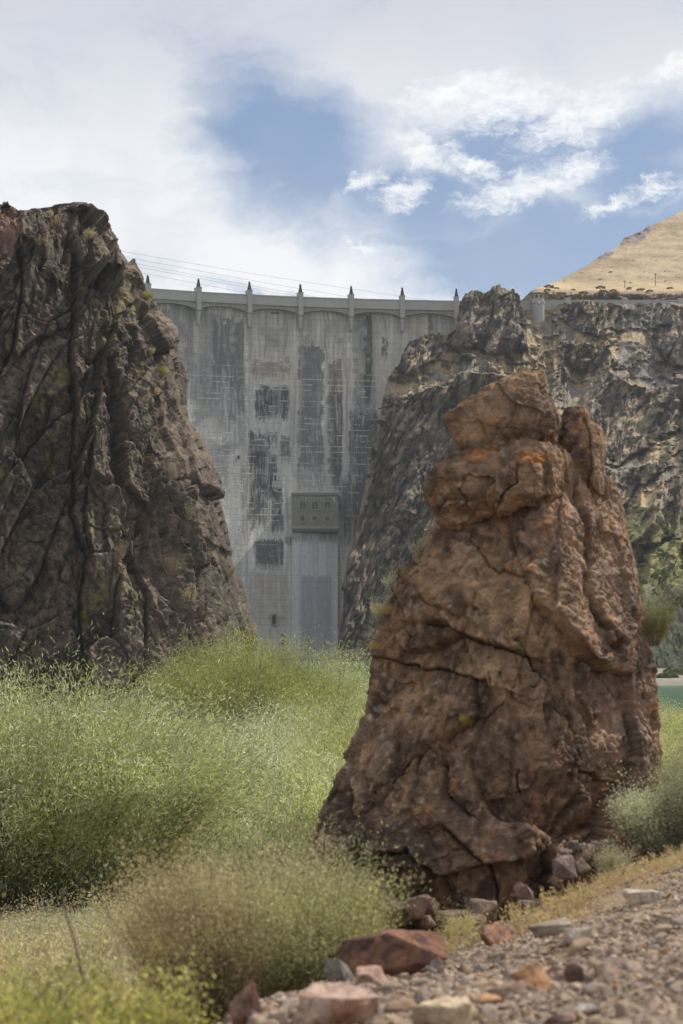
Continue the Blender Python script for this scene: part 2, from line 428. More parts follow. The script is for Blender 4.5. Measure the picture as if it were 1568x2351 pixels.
def build_ground():
    r = np.concatenate([[.4], np.exp(np.linspace(math.log(1.2), math.log(40), 430)), np.exp(np.linspace(math.log(41), math.log(500), 130)), np.exp(np.linspace(math.log(520), math.log(1480), 16))])
    a = np.concatenate([np.linspace(-180, -45, 28), np.linspace(-43, -13, 30), np.linspace(-12.5, 14, 330), np.linspace(15, 43, 30), np.linspace(45, 180, 28)[:-1]])
    Rr, Aa = np.meshgrid(r, np.radians(a), indexing='ij')
    X, Y = Rr * np.sin(Aa), Rr * np.cos(Aa)
    Z = zground(X, Y)
    P = np.stack([X, Y, Z], -1)
    near = 1 - ss(Rr, 20, 60)
    P[..., 2] += (1 - near) * .15 * fbm(P * .15, 3, 3)
    n = fbm(P * [.5, .5, .5], 4, 21)[..., None]; n2 = fbm(P * 2.5, 3, 33)[..., None]
    soil = np.array([.20, .14, .095]); dirt = np.array([.31, .23, .155]); grassy = np.array([.20, .17, .09]); mud = np.array([.16, .14, .08]); bar = np.array([.215, .19, .155])
    c = soil + (dirt - soil) * np.clip(.5 + n, 0, 1) + .03 * n2
    f = ss(Rr, 14, 24)[..., None]; c = c * (1 - f) + (grassy + .03 * n) * f
    f = ss(Rr, 40, 70)[..., None]; c = c * (1 - f) + (mud + .02 * n) * f
    f = (ss(Rr, 120, 150))[..., None]; c = c * (1 - f) + (bar + .04 * n) * f
    o = grid_obj('ground', P, M_ground, colors=np.clip(c, .02, 1), wrap=False, flip=True)
    tag(o, kind='structure')
build_ground()

def build_water():
    m = bpy.data.materials.new('river_water'); m.use_nodes = True; t = NT(m.node_tree); b = t.n['Principled BSDF']
    b.inputs['Base Color'].default_value = (.05, .15, .09, 1); b.inputs['Roughness'].default_value = .12; b.inputs['IOR'].default_value = 1.33
    tc = t.node('ShaderNodeTexCoord').outputs['Object']
    bp = t.node('ShaderNodeBump'); bp.inputs['Strength'].default_value = .5; bp.inputs['Distance'].default_value = .25
    t.l.new(t.noise(tc, .7, 4, .6), bp.inputs['Height']); t.l.new(bp.outputs[0], b.inputs['Normal'])
    v = [(-160, 186, -9.55), (260, 186, -9.55), (260, 700, -9.55), (-160, 700, -9.55)]
    tag(raw_mesh('river_water', v, [(0, 1, 2, 3)], m, smooth=False), kind='structure')
build_water()

# ------------------------------------------------------------------ rock sheets (canyon sides) and rings (free-standing rock)
SX, SY = np.meshgrid(np.arange(2), np.arange(2))
def canyon_side():
    """the far canyon side: a heightfield over the vertical plane, cliffs and benches with real depth"""
    W, H = 760, 720
    T = np.array([(768, 1522), (774, 1490), (782, 1420), (792, 1340), (805, 1270), (822, 1190), (842, 1105), (858, 1035), (870, 970), (880, 905), (890, 865), (912, 838), (927, 803), (940, 778), (962, 771), (985, 763), (1004, 765),
                  (1016, 775), (1030, 772), (1044, 752), (1056, 735), (1062, 692), (1070, 674), (1086, 668), (1108, 670), (1122, 667), (1134, 661), (1148, 656), (1158, 656), (1170, 670), (1180, 667), (1190, 675), (1201, 700), (1208, 728),
                  (1222, 738), (1236, 739), (1250, 736), (1262, 726), (1275, 708), (1292, 700), (1320, 694), (1345, 690), (1400, 695), (1450, 697), (1568, 696), (1700, 694), (2100, 690), (2500, 690)], float)
    u = np.concatenate([np.linspace(768, 1580, W - 60), np.linspace(1584, 2500, 60)])
    top = np.interp(u, T[:, 0], T[:, 1])
    jag = fbm(np.stack([u * .05, u * 0, u * 0], -1), 4, 71) * 7 + fbm(np.stack([u * .25, u * 0, u * 0], -1), 2, 74) * 2.5
    top = top + jag * np.where((u > 1215) & (u < 1255), .15, np.where(u > 1300, .35, 1)) * np.interp(u, [768, 780, 900], [0, .6, 1])
    v = np.linspace(0, 1, H)
    bot = 1575.0
    PY = bot + (top[None] - bot) * v[:, None]; PX = np.repeat(u[None], H, 0)
    q = np.stack([PX / 100, PY / 100, 0 * PX], -1)
    # how cliffy: noise stretched along the slope, plus the cliff bands of the photograph
    lean = np.stack([(PX * .85 + PY * .5) / 52, (PX * .5 - PY * .85) / 110, 0 * PX], -1)
    C = .5 + .95 * fbm(lean, 4, 40) + .22 * fbm(np.stack([PX / 14, PY / 18, 0 * PX], -1), 3, 48)
    def poly(pts, soft=14):
        pts = np.array(pts, float); inside = np.zeros(PX.shape, bool); d = np.full(PX.shape, 1e9)
        wx = PX + 12 * fbm(q * 4, 3, 50); wy = PY + 12 * fbm(q * 4, 3, 53)
        for (x0, y0), (x1, y1) in zip(pts, np.roll(pts, -1, 0)):
            c = ((y0 > wy) != (y1 > wy)); xi = (x1 - x0) * (wy - y0) / (y1 - y0 + 1e-9) + x0
            inside ^= c & (wx < xi)
            t = np.clip(((wx - x0) * (x1 - x0) + (wy - y0) * (y1 - y0)) / ((x1 - x0) ** 2 + (y1 - y0) ** 2 + 1e-9), 0, 1)
            d = np.minimum(d, np.hypot(wx - x0 - t * (x1 - x0), wy - y0 - t * (y1 - y0)))
        sdv = np.where(inside, d, -d); return ss(sdv, -soft, soft)
    rocky = [[(1058, 640), (1200, 640), (1212, 735), (1200, 800), (1150, 812), (1100, 800), (1050, 790)],
             [(925, 740), (1015, 750), (1020, 800), (990, 850), (905, 850), (900, 800)],
             [(1040, 860), (1075, 815), (1150, 860), (1130, 930), (1060, 960), (1010, 1000), (1040, 1600), (760, 1600), (760, 1400), (850, 1010), (900, 905), (980, 900)],
             [(1285, 705), (1420, 700), (1440, 760), (1360, 770), (1290, 740)], [(1290, 780), (1345, 790), (1340, 840), (1295, 835)],
             [(1390, 790), (1425, 770), (1420, 830), (1385, 850)],
             [(1495, 705), (1560, 705), (1555, 755), (1490, 750)], [(1510, 785), (1600, 770), (1600, 860), (1520, 830)],
             [(1395, 862), (1440, 900), (1580, 890), (1700, 900), (1700, 1010), (1560, 985), (1400, 1070), (1350, 1060), (1340, 970)],
             [(1370, 1090), (1480, 1030), (1460, 1110), (1400, 1180), (1300, 1180)], [(1420, 1240), (1540, 1090), (1700, 1060), (1700, 1130), (1560, 1200), (1480, 1260)],
             [(1560, 1230), (1750, 1180), (1750, 1600), (1400, 1600), (1460, 1420), (1500, 1280)]]
    big_cliff = np.maximum(poly(rocky[8], 8), .8 * poly(rocky[2], 10))
    for k, p in enumerate(rocky): C = np.maximum(C, poly(p) * (1.25 if k in (0, 1, 8) else 1.0))
    grassy = [[(1205, 745), (1270, 745), (1290, 860), (1240, 860), (1215, 800)], [(1020, 800), (1060, 830), (1150, 830), (1160, 850), (1060, 860), (960, 905), (880, 935), (890, 895), (960, 850)],
              [(1440, 842), (1560, 880), (1500, 893), (1410, 862)], [(1450, 720), (1500, 760), (1560, 870), (1430, 850), (1400, 800)],
              [(1400, 1075), (1560, 985), (1570, 1000), (1400, 1095)], [(1400, 1190), (1568, 1040), (1568, 1080), (1420, 1230)], [(1180, 840), (1280, 860), (1260, 920), (1160, 900)],
              [(1350, 850), (1390, 890), (1330, 960), (1280, 940)]]
    for p in grassy: C = C * (1 - .8 * poly(p, 8))
    C = np.clip(C, 0, 1); Cs = ss(C, .44, .56)
    pxm = .115
    rate = pxm * (1.9 * (1 - Cs) + .12 * Cs)
    rate = smooth1(rate, 3, 1)
    hpx = (bot - top)[None] / (H - 1)
    acc = np.cumsum((rate * hpx)[::-1], 0)[::-1]
    def vblur(A, k):
        A = np.concatenate([np.repeat(A[:1], k, 0), A, np.repeat(A[-1:], k, 0)], 0); c_ = np.cumsum(np.concatenate([A[:1] * 0, A], 0), 0)
        return (c_[2 * k:] - c_[:-2 * k])[:A.shape[0] - 2 * k] / (2 * k)
    trend = acc
    for _ in range(2): trend = vblur(trend, 95)
    trend[-125:] = trend[-125:] * (1 - np.linspace(0, 1, 125)[:, None]) + acc[-125:] * np.linspace(0, 1, 125)[:, None]
    dev = smooth1(acc - trend, 6, 1)
    tot = np.interp(u, [768, 775, 880, 1050, 1238, 1400, 1568, 2500], [3, 8, 45, 85, 115, 150, 175, 260])
    Dtop = np.interp(u, [768, 775, 880, 1050, 1205, 1238, 1300, 2500], [452, 462, 500, 515, 517, 523, 528, 528])
    tv = 1 - v[:, None]
    D = Dtop[None] - tot[None] * (.55 * tv + .45 * tv ** 1.6) - dev * np.interp(PX, [768, 860, 1000], [.1, .5, 1])
    gul = ridged(np.stack([(PX * .85 + PY * .5) / 130, (PX * .5 - PY * .85) / 420, 0 * PX], -1), 3, 83)
    D = D - np.clip(tv * 6, 0, 1) * (14 * gul * np.interp(PX, [768, 900, 1100], [.1, .5, 1])) - 4 * Cs * np.clip(tv * 12, 0, 1)
    D = smooth1(D, 1, 1)
    X, Z = at(PX, PY, D); P = np.stack([X, D, Z], -1)
    g = grid_normals(P)
    Pd = P.copy(); Pd[..., 0] = P[..., 0] - .35 * P[..., 2]; Pd[..., 1] = 0
    big, r0, ck = facets(Pd, (1 / 8, 1, 1 / 20), 100, .8, .5, .0, .10, .5, tz=.5)
    sm_, r1, ck1 = facets(Pd, (1 / 3.4, 1, 1 / 13.0), 120, .9, .4, .15, .06, .5, tz=.5)
    ti, r2, ck2 = facets(Pd, (1 / 1.3, 1, 1 / 4.5), 140, .8, .5, .1, .08, .4)
    rg = ridged(Pd * [.11, 1, .035], 4, 150); rf = ridged(Pd * [.5, 1, .10], 4, 155); ff = fbm(Pd * [1.5, 1, .6], 3, 159); kn = ss(ridged(P * [.22, .10, .22], 3, 162), .12, .4)
    fade = np.interp(PX, [768, 800], [.2, 1]) * np.clip((1 - v[:, None]) * 30 + .35, 0, 1)
    a = Cs * fade
    disp = a * (3.5 * big + 1.8 * sm_ + .8 * ti + 4 * rg + 2.2 * rf + .9 * ff) + (1 - Cs) * fade * (1.4 * fbm(P * [.10, .05, .10], 4, 60) + .30 * fbm(P * [.6, .3, .6], 3, 66) + kn * (1.6 + 1.2 * rf + .5 * ff))
    dirv = g * .6 + np.array([0, -.4, 0]); dirv[..., 2] = 0; dirv[..., 0] *= .6
    tower = np.exp(-((PX - 1238) / 14) ** 2) * (PY < 752)
    P = P + dirv * (disp * (1 - tower))[..., None]
    n = grid_normals(P); nz = smooth1(smooth1(n[..., 2], 2, 0), 2, 1)
    N1 = fbm(P * [.12, .12, .12], 4, 200); N2 = fbm(P * .6, 3, 205); N3 = fbm(P * [.5, .5, .12], 3, 209)
    rock = lerp3([.08, .067, .057], [.185, .148, .118], np.clip(.5 + N3 + .6 * (r1 - .5), 0, 1))
    rock = lerp3(rock, [.20, .185, .07], .5 * ss(N1 + .6 * N2, .35, .7)); wk = kn * (1 - Cs); rock = rock * (1 - .2 * ck1)[..., None] * (1 + .35 * ff)[..., None]
    grass = lerp3([.34, .25, .14], [.47, .35, .205], np.clip(.5 + N2, 0, 1)); scree = lerp3([.18, .155, .135], [.27, .23, .20], np.clip(.5 + N2, 0, 1))
    soft = lerp3(grass, scree, ss(N1 + .12 + .35 * N2 + np.where((PX > 1420) & (PY < 900), .5, -.15), .05, .35))
    soft = lerp3(soft, [.14, .15, .08], .7 * ss(fbm(P * .33, 3, 230), .25, .5))
    green = np.maximum(ss(PY, 1150, 1230) * (1 - ss(PY, 1330, 1500) * .4) * ss(PX, 1380, 1440) * .9, 0)
    soft = lerp3(soft, lerp3([.10, .13, .03], [.30, .30, .07], np.clip(.5 + N2, 0, 1)), green * .85)
    grove_shade = ss(PY + 14 * N2, 1320, 1400) * ss(PX, 1380, 1440); soft = lerp3(soft, lerp3([.022, .032, .014], [.06, .075, .03], np.clip(.5 + N2, 0, 1)), grove_shade)  # dark bushes at the wall foot, colour deepened to stand in for shade
    wsoft = np.clip(ss(nz + .12 * N2 + .14 * N1, .30, .55) * (1 - .3 * Cs) + (1 - Cs) * .8, 0, 1)
    wsoft = np.maximum(wsoft, green * ss(N2 + N1, -.5, .1)); wsoft = np.where(PX < 1210, np.where(PY < 812, wsoft * ss(nz, .35, .8), wsoft), wsoft)
    wsoft = wsoft * (1 - .8 * big_cliff * (1 - ss(nz, .55, .85)))
    spk = ss(fbm(P * [.9, .5, .9], 3, 240), .3, .6) * .4
    wsoft = wsoft * (1 - .8 * wk * (1 - ss(nz, .45, .8))) * (1 - spk)
    col = lerp3(rock, soft, np.maximum(wsoft, grove_shade * .8))
    # the sheet goes on over its rim and down behind
    extra = []; ec = []
    for dy, dz in ((1.5, -.3), (5, -1.5), (14, -6), (40, -26)):
        e = P[-1].copy(); e[:, 1] += dy; e[:, 2] += dz + (.5 * fbm(e * .5, 2, 5)); extra.append(e); ec.append(col[-1])
    P2 = np.concatenate([P, np.array(extra)], 0); c2 = np.concatenate([col, np.array(ec)], 0)
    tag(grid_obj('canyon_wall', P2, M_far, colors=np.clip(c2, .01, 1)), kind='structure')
    return PX, PY, P, wsoft
CW = canyon_side()

def hill():
    W, H = 420, 200
    T = np.array([(900, 760), (1150, 720), (1200, 690), (1216, 674), (1240, 663), (1262, 650), (1300, 634), (1345, 611), (1385, 586), (1418, 566), (1432, 548), (1450, 540), (1475, 530), (1500, 516), (1530, 502), (1568, 481), (1700, 410), (2300, 250)], float)
    u = np.concatenate([np.linspace(900, 1190, 30), np.linspace(1192, 1580, W - 90), np.linspace(1590, 2300, 60)])
    top = np.interp(u, T[:, 0], T[:, 1]) + 1.6 * fbm(np.stack([u * .06, u * 0, u * 0], -1), 4, 7) + .8 * fbm(np.stack([u * .4, u * 0, u * 0], -1), 2, 8)
    v = np.linspace(0, 1, H)[:, None]; bot = 770.
    PY = bot + (top[None] - bot) * v; PX = np.repeat(u[None], H, 0)
    # a road cutting at the foot, a bright terrace above it, then the long slope
    h = np.clip((bot - PY), 0, None)
    base = np.where(PY > 676, 585, np.where(PY > 664, 585 + (676 - PY) * 3.2, 623 + (664 - PY) * 1.9))
    ease = ss(PX, 1190, 1330); D = 600 * (1 - ease) + base * ease + (664 - np.minimum(PY, 664)) * 1.2 * (1 - ease)
    X, Z = at(PX, PY, D); P = np.stack([X, D, Z], -1)
    cut = ss(PY, 668, 674) * ease
    fb = fbm(P * [.3, .05, .3], 4, 12); P[..., 1] -= cut * (3 * fb + 2 * fbm(P * .9, 3, 14))
    P[..., 1] += (1 - cut) * (5 * fbm(P * [.03, .02, .03], 4, 16) + 1.2 * fbm(P * [.2, .1, .2], 3, 18)) * ss(v, 0, .2)
    N = fbm(P * [.05, .03, .09], 5, 30); N2 = fbm(P * [.4, .1, .4], 3, 33)
    N3 = ss(fbm(P * [1.1, .3, 1.1], 3, 39), .25, .6); grass = lerp3([.29, .21, .115], [.41, .31, .18], np.clip(.5 + 1.1 * N + .6 * N2, 0, 1)) * (.86 - .35 * N3)[..., None]
    bright = ss(PY, 640, 655) * (1 - ss(PY, 668, 674)); grass = lerp3(grass, [.56, .42, .22], .4 * bright)
    rock = lerp3([.10, .08, .075], [.20, .15, .13], np.clip(.5 + N2, 0, 1))
    wob = 3 * N2
    # dark outcrops along the skyline and half way down
    oc = ss(top[None] + 16 + 5 * N2 - PY, 0, 6) * ss(PX, 1418, 1428) * (1 - ss(PX, 1490, 1500)) * ss(fbm(P * [.12, .02, .3], 3, 44), -.25, .0)
    oc = np.maximum(oc, np.exp(-((PX - 1385) / 22) ** 2) * np.exp(-((PY - (588 - (PX - 1385) * .17) + wob) / 4.5) ** 2) * 2.2)
    oc = np.maximum(oc, np.exp(-((PX - 1460) / 26) ** 2) * np.exp(-((PY - (549 - (PX - 1460) * .4) + wob) / 6) ** 2) * 2.2)
    col = lerp3(grass, rock, np.clip(np.maximum(oc, cut * ss(.4 + N2 + .3 * N, .0, .3)), 0, 1))
    P[..., 1] -= 3 * np.clip(oc, 0, 1) * (1 + N2)
    e = P[-1].copy(); e[:, 1] += 30; e[:, 2] -= 4; e2 = e.copy(); e2[:, 1] += 300; e2[:, 2] -= 120
    P = np.concatenate([P, e[None], e2[None]], 0); col = np.concatenate([col, col[-1:], col[-1:]], 0)
    tag(grid_obj('hill', P, M_hill, colors=np.clip(col, .01, 1)), kind='structure')
    return PX, PY, P
HL = hill()

def left_cliff():
    D0 = 172.; s = D0 / F
    sil = np.array([(150, 455), (160, 470), (186, 484), (205, 492), (225, 510), (240, 545), (262, 556), (283, 578), (300, 592), (311, 607), (323, 628), (324, 643), (313, 652), (312, 668), (325, 695), (345, 716), (362, 722), (374, 735), (388, 757), (402, 790), (411, 815), (412, 860), (408, 905),
                    (410, 935), (417, 965), (440, 1000), (446, 1030), (462, 1056), (474, 1090), (490, 1130), (500, 1170), (506, 1200), (518, 1254), (510, 1262), (520, 1300), (530, 1340), (538, 1370), (552, 1410), (563, 1455), (570, 1500), (582, 1560), (610, 1680)], float)
    H, WF = 860, 560
    py = np.concatenate([np.linspace(1680, 1570, 14), np.linspace(1568, 474, H - 14)])
    # base coordinates follow silhouette row by row
    xr = np.interp(-py[::-1], -sil[::-1, 1], sil[::-1, 0])[::-1]
    xr = xr - np.interp(py, [474, 700, 1100, 1560], [-8, -2, 0, 9])
    t = np.concatenate([np.linspace(0, .16, 60), np.linspace(.162, 1, WF - 60)])           # 0 = far left of face ... reversed below
    # contour in plan: back of right flank -> silhouette -> front -> off to the left
    PX = np.zeros((H, WF)); YO = np.zeros((H, WF))
    for j, tt in enumerate(t):
        if tt < .16:
            a = tt / .16; PX[:, j] = xr - 30 * (1 - a) ** 2 - 0; YO[:, j] = 8 + 22 * (1 - a)
        else:
            a = (tt - .16) / .84
            wdt = (xr + 260)
            PX[:, j] = xr - wdt * (a ** 1.12)
            YO[:, j] = 8 - 11 * (1 - np.exp(-a * 7)) - 5 * a
    # leaning batter: the face lies back as it rises
    PYg = np.repeat(py[:, None], WF, 1)
    YO = YO + (1560 - PYg) * s * .16
    PX = PX[:, ::-1]; YO = YO[:, ::-1]
    D = D0 + YO
    fx, fz = at(PX, PYg, D0 + 8 + (1560 - PYg) * s * .16)
    fx = fx + (PX < -40) * 0
    P = np.stack([fx, D, fz], -1)
    nrm = grid_normals(P)
    # outline of the top: raised and cut by its own jagged line
    topline = np.array([(-300, 500), (-100, 480), (0, 472), (18, 470), (32, 484), (48, 490), (70, 482), (88, 486), (104, 474), (128, 472), (146, 476), (160, 486), (180, 492), (200, 496), (226, 512), (300, 600)], float)
    # picture-like coordinates of the undisplaced face, used only to lay out its big cracks and slabs
    LX, LY = PX, PYg
    # (1) explicit joints: polyline, crack depth, width, step (+ means the right side stands forward)
    J = [([(196, 600), (214, 700), (200, 860), (212, 958), (208, 1090), (207, 1207), (238, 1290), (232, 1420), (250, 1560)], 1.6, 5, 1.0),
         ([(322, 690), (300, 760), (268, 850), (250, 960), (236, 1050), (232, 1200), (240, 1300)], .9, 4, .9),
         ([(345, 716), (352, 790), (375, 900), (372, 1000), (384, 1080), (420, 1180), (450, 1290), (480, 1420), (500, 1560)], .9, 5, -.8),
         ([(92, 640), (96, 760), (80, 860), (60, 900), (20, 1000), (0, 1090)], 1.3, 6, .7),
         ([(150, 1070), (120, 1180), (90, 1300), (60, 1430), (40, 1560)], 1.2, 5, -.9),
         ([(212, 958), (170, 1000), (120, 1060), (60, 1160), (20, 1260)], .9, 5, .8),
         ([(240, 1290), (300, 1275), (350, 1300), (400, 1340), (440, 1400), (470, 1480)], .6, 5, .0),
         ([(70, 500), (64, 560), (60, 640), (40, 700), (0, 800)], 1.2, 6, 1.4),
         ([(205, 500), (210, 560), (196, 600), (150, 640), (92, 640)], .9, 6, .6),
         ([(140, 640), (150, 760), (130, 830), (128, 900)], .7, 4, -.5),
         ([(380, 1000), (372, 1060), (390, 1090), (420, 1100)], 1.0, 8, 0),
         ([(300, 1040), (330, 1110), (350, 1200), (362, 1280)], .5, 3, .4),
         ([(0, 1180), (30, 1260), (60, 1290)], .9, 5, -.6),
         ([(210, 1240), (180, 1330), (110, 1420), (70, 1500)], .8, 5, .8),
         ([(360, 1300), (372, 1360), (370, 1440), (350, 1540)], 1.0, 5, .6),
         ([(440, 1000), (458, 1100), (480, 1180), (500, 1260), (512, 1360), (540, 1440)], .5, 4, .4),
         ([(290, 620), (270, 650), (220, 700), (215, 760)], .6, 5, .5), ([(120, 930), (150, 900), (205, 870)], .6, 4, -.4)]
    J = [J[k] for k in (0, 1, 2, 3, 5, 6, 10, 14)]
    ex = np.zeros(PX.shape); ckx = np.zeros(PX.shape)
    q = np.stack([LX / 40, LY / 40, 0 * LX], -1)
    wx = LX + 4 * fbm(q, 4, 310); wy = LY + 4 * fbm(q, 4, 315)
    for pts, dep, wd, stp in J:
        d, sgn = seg_dist(wx, wy, pts)
        cr = np.exp(-(d / (wd * .5)) ** 2); ex -= dep * cr * (.4 + .6 * ss(fbm(q * 2, 2, 399), -.3, .2)); ckx = np.maximum(ckx, cr)
        ex += .75 * stp * sgn * -1 * np.exp(-d / 80)
    wl = ss(LX + .15 * (LY - 1000) + 14 * fbm(q, 2, 319), 236, 262)
    def two(f):
        a_, b_ = f(.34), f(-.24)
        return [a_[k] * (1 - wl) + b_[k] * wl for k in range(3)]
    b0, r0, c0 = two(lambda l: facets(P, (1 / 5.0, 1 / 8, 1 / 12), 320, 1.3, .6, .18, .03, .2, l, tz=.9))
    b1, r1, c1 = two(lambda l: facets(P, (1 / 2.1, 1 / 3, 1 / 4.2), 330, 1.3, .5, .16, .03, .25, l, tz=1))
    b2, r2, c2 = facets(P, (1 / .8, 1 / 1.2, 1 / 1.5), 340, .8, .5, .12, .06, .3, 0)
    b3 = fbm(P * [2.6, 1.8, 2.2], 4, 350); rg = ridged(P * [.22, .12, .12], 4, 352); rf = ridged(P * [.9, .6, .7], 4, 356)
    low = fbm(P * [.07, .07, .03], 3, 355)
    disp = 2.2 * low + 2.3 * b0 + .85 * b1 + .36 * b2 + .26 * b3 + .4 * rg + .22 * rf + ex
    # layered overhanging lips on the lower right: sharp saw profile along the bedding
    bed = (P[..., 2] * .9 + P[..., 0] * .55) / 4.2 + .6 * fbm(P * .15, 2, 360); saw = bed - np.floor(bed)
    disp += .12 * (saw - .5) * ss(LY, 1150, 1350)
    edge = np.interp(np.arange(WF), [0, WF - 150, WF - 60, WF - 1], [1, 1, .45, .35])[None]
    P = P + nrm * (disp * edge)[..., None] * .9
    # top cut
    tl = np.interp(PX[-1], topline[:, 0], topline[:, 1]) + 8 * fbm(np.stack([PX[-1] * .08, PX[-1] * 0, PX[-1] * 0], -1), 4, 370) + 5 * fbm(np.stack([PX[-1] * .35, PX[-1] * 0, PX[-1] * 0], -1), 2, 371)
    _, zc = at(PX, tl[None], P[..., 1])
    over = P[..., 2] > zc
    P[..., 2] = np.where(over, zc + (P[..., 2] - zc) * .05, P[..., 2]); P[..., 1] += np.where(over, (fz - zc) * 1.5, 0).clip(0, None)
    n = grid_normals(P); nz = smooth1(smooth1(n[..., 2], 1, 0), 1, 1)
    N1 = fbm(P * .16, 4, 380); N2 = fbm(P * [.9, .9, .7], 4, 384); N3 = fbm(P * 2.5, 3, 388)
    col = lerp3([.094, .08, .066], [.215, .172, .134], np.clip(.45 + .8 * N1 + .8 * N2 + .5 * N3 + .5 * (r1 - .5), 0, 1))
    red = ss(N1 * .8 + .5 * (r0 - .5) + .35 * N2 + ss(LX, 200, 420) * .25 * ss(LY, 600, 900), .05, .4)
    col = lerp3(col, [.21, .16, .135], red * .4)
    # rose-coloured fresh faces near the top left
    fr = np.exp(-(((LX - 68) / 22) ** 2 + ((LY - 590) / 60) ** 2) ** 2) * .9 + np.exp(-(((LX - 196) / 16) ** 2 + ((LY - 520) / 32) ** 2) ** 2) * .8
    col = lerp3(col, [.36, .22, .17], np.clip(fr + .15 * N2 * fr, 0, 1))
    # yellow-green lichen patches
    L = np.zeros(PX.shape)
    for x, y, rx, ry in ((290, 800, 22, 90), (230, 740, 26, 60), (170, 1090, 26, 70), (250, 1400, 26, 80), (330, 1370, 20, 60), (80, 730, 20, 60), (20, 660, 16, 110), (130, 960, 40, 22), (235, 980, 14, 40), (90, 1120, 40, 20),
                         (245, 1200, 14, 90), (20, 960, 24, 40), (15, 1400, 14, 60), (310, 700, 30, 30), (180, 900, 20, 30), (350, 870, 18, 20)):
        L = np.maximum(L, np.exp(-((LX - x) / rx) ** 2 - ((LY - y) / ry) ** 2))
    L = ss(L * .75 + .55 * N2 + .35 * N3 + .2 * N1, .45, .9)
    col = lerp3(col, [.24, .23, .055], L * .62)
    col = col * (1 - .4 * np.maximum(np.maximum(.35 * c1, .4 * c0), ckx))[..., None] * (1 + .3 * b3)[..., None]
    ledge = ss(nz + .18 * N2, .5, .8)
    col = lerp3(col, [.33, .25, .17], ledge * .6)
    # close the top with ground running back
    extra = []; ec = []
    for dy, dz in ((2, .1), (6, -.3), (16, -2.5), (34, -12)):
        e = P[-1].copy(); e[:, 1] += dy; e[:, 2] += dz + .5 * fbm(e * .6, 3, 6); extra.append(e); ec.append(col[-1])
    P = np.concatenate([P, extra], 0); col = np.concatenate([col, ec], 0)
    tag(grid_obj('cliff', P, M_cliff, colors=np.clip(col, .01, 1)), kind='structure')
    return P, nz, PX, PYg
LC = left_cliff()

# ------------------------------------------------------------------ the dam
ZC = pt(804, 690, 528)[2]                     # height of the parapet's top edge
_cr = np.array([(100, 496), (320, 507), (452, 513.5), (569, 519), (687, 524), (804, 527.5), (921, 529), (1047, 530), (1240, 530), (2600, 530)], float)
_cc = np.polyfit(_cr[:, 0], _cr[:, 1], 3)
def crest(px):
    px = np.asarray(px, float)
    Y = np.where(px < 1047, np.polyval(_cc, px), 530.); Y = np.where(px > 960, Y * (1 - ss(px, 960, 1080)) + 530 * ss(px, 960, 1080), Y)
    X = (px - 784) / F * Y / (CP + SP * 0) * (CP * 1.0)       # forward distance at crest height
    # exact: solve the sight line's x at the crest's depth and height
    dy = (ZC / Y * CP - SP) / (CP + SP * ZC / Y); X = (px - 784) / F * Y / (CP - SP * dy)
    return X, Y
def face_y(Y, h):
    """downstream face: how far it stands forward, h metres below the parapet top"""
    h = np.clip(h - 6, 0, None)
    return Y - 41 * (h / 89.) ** 1.18

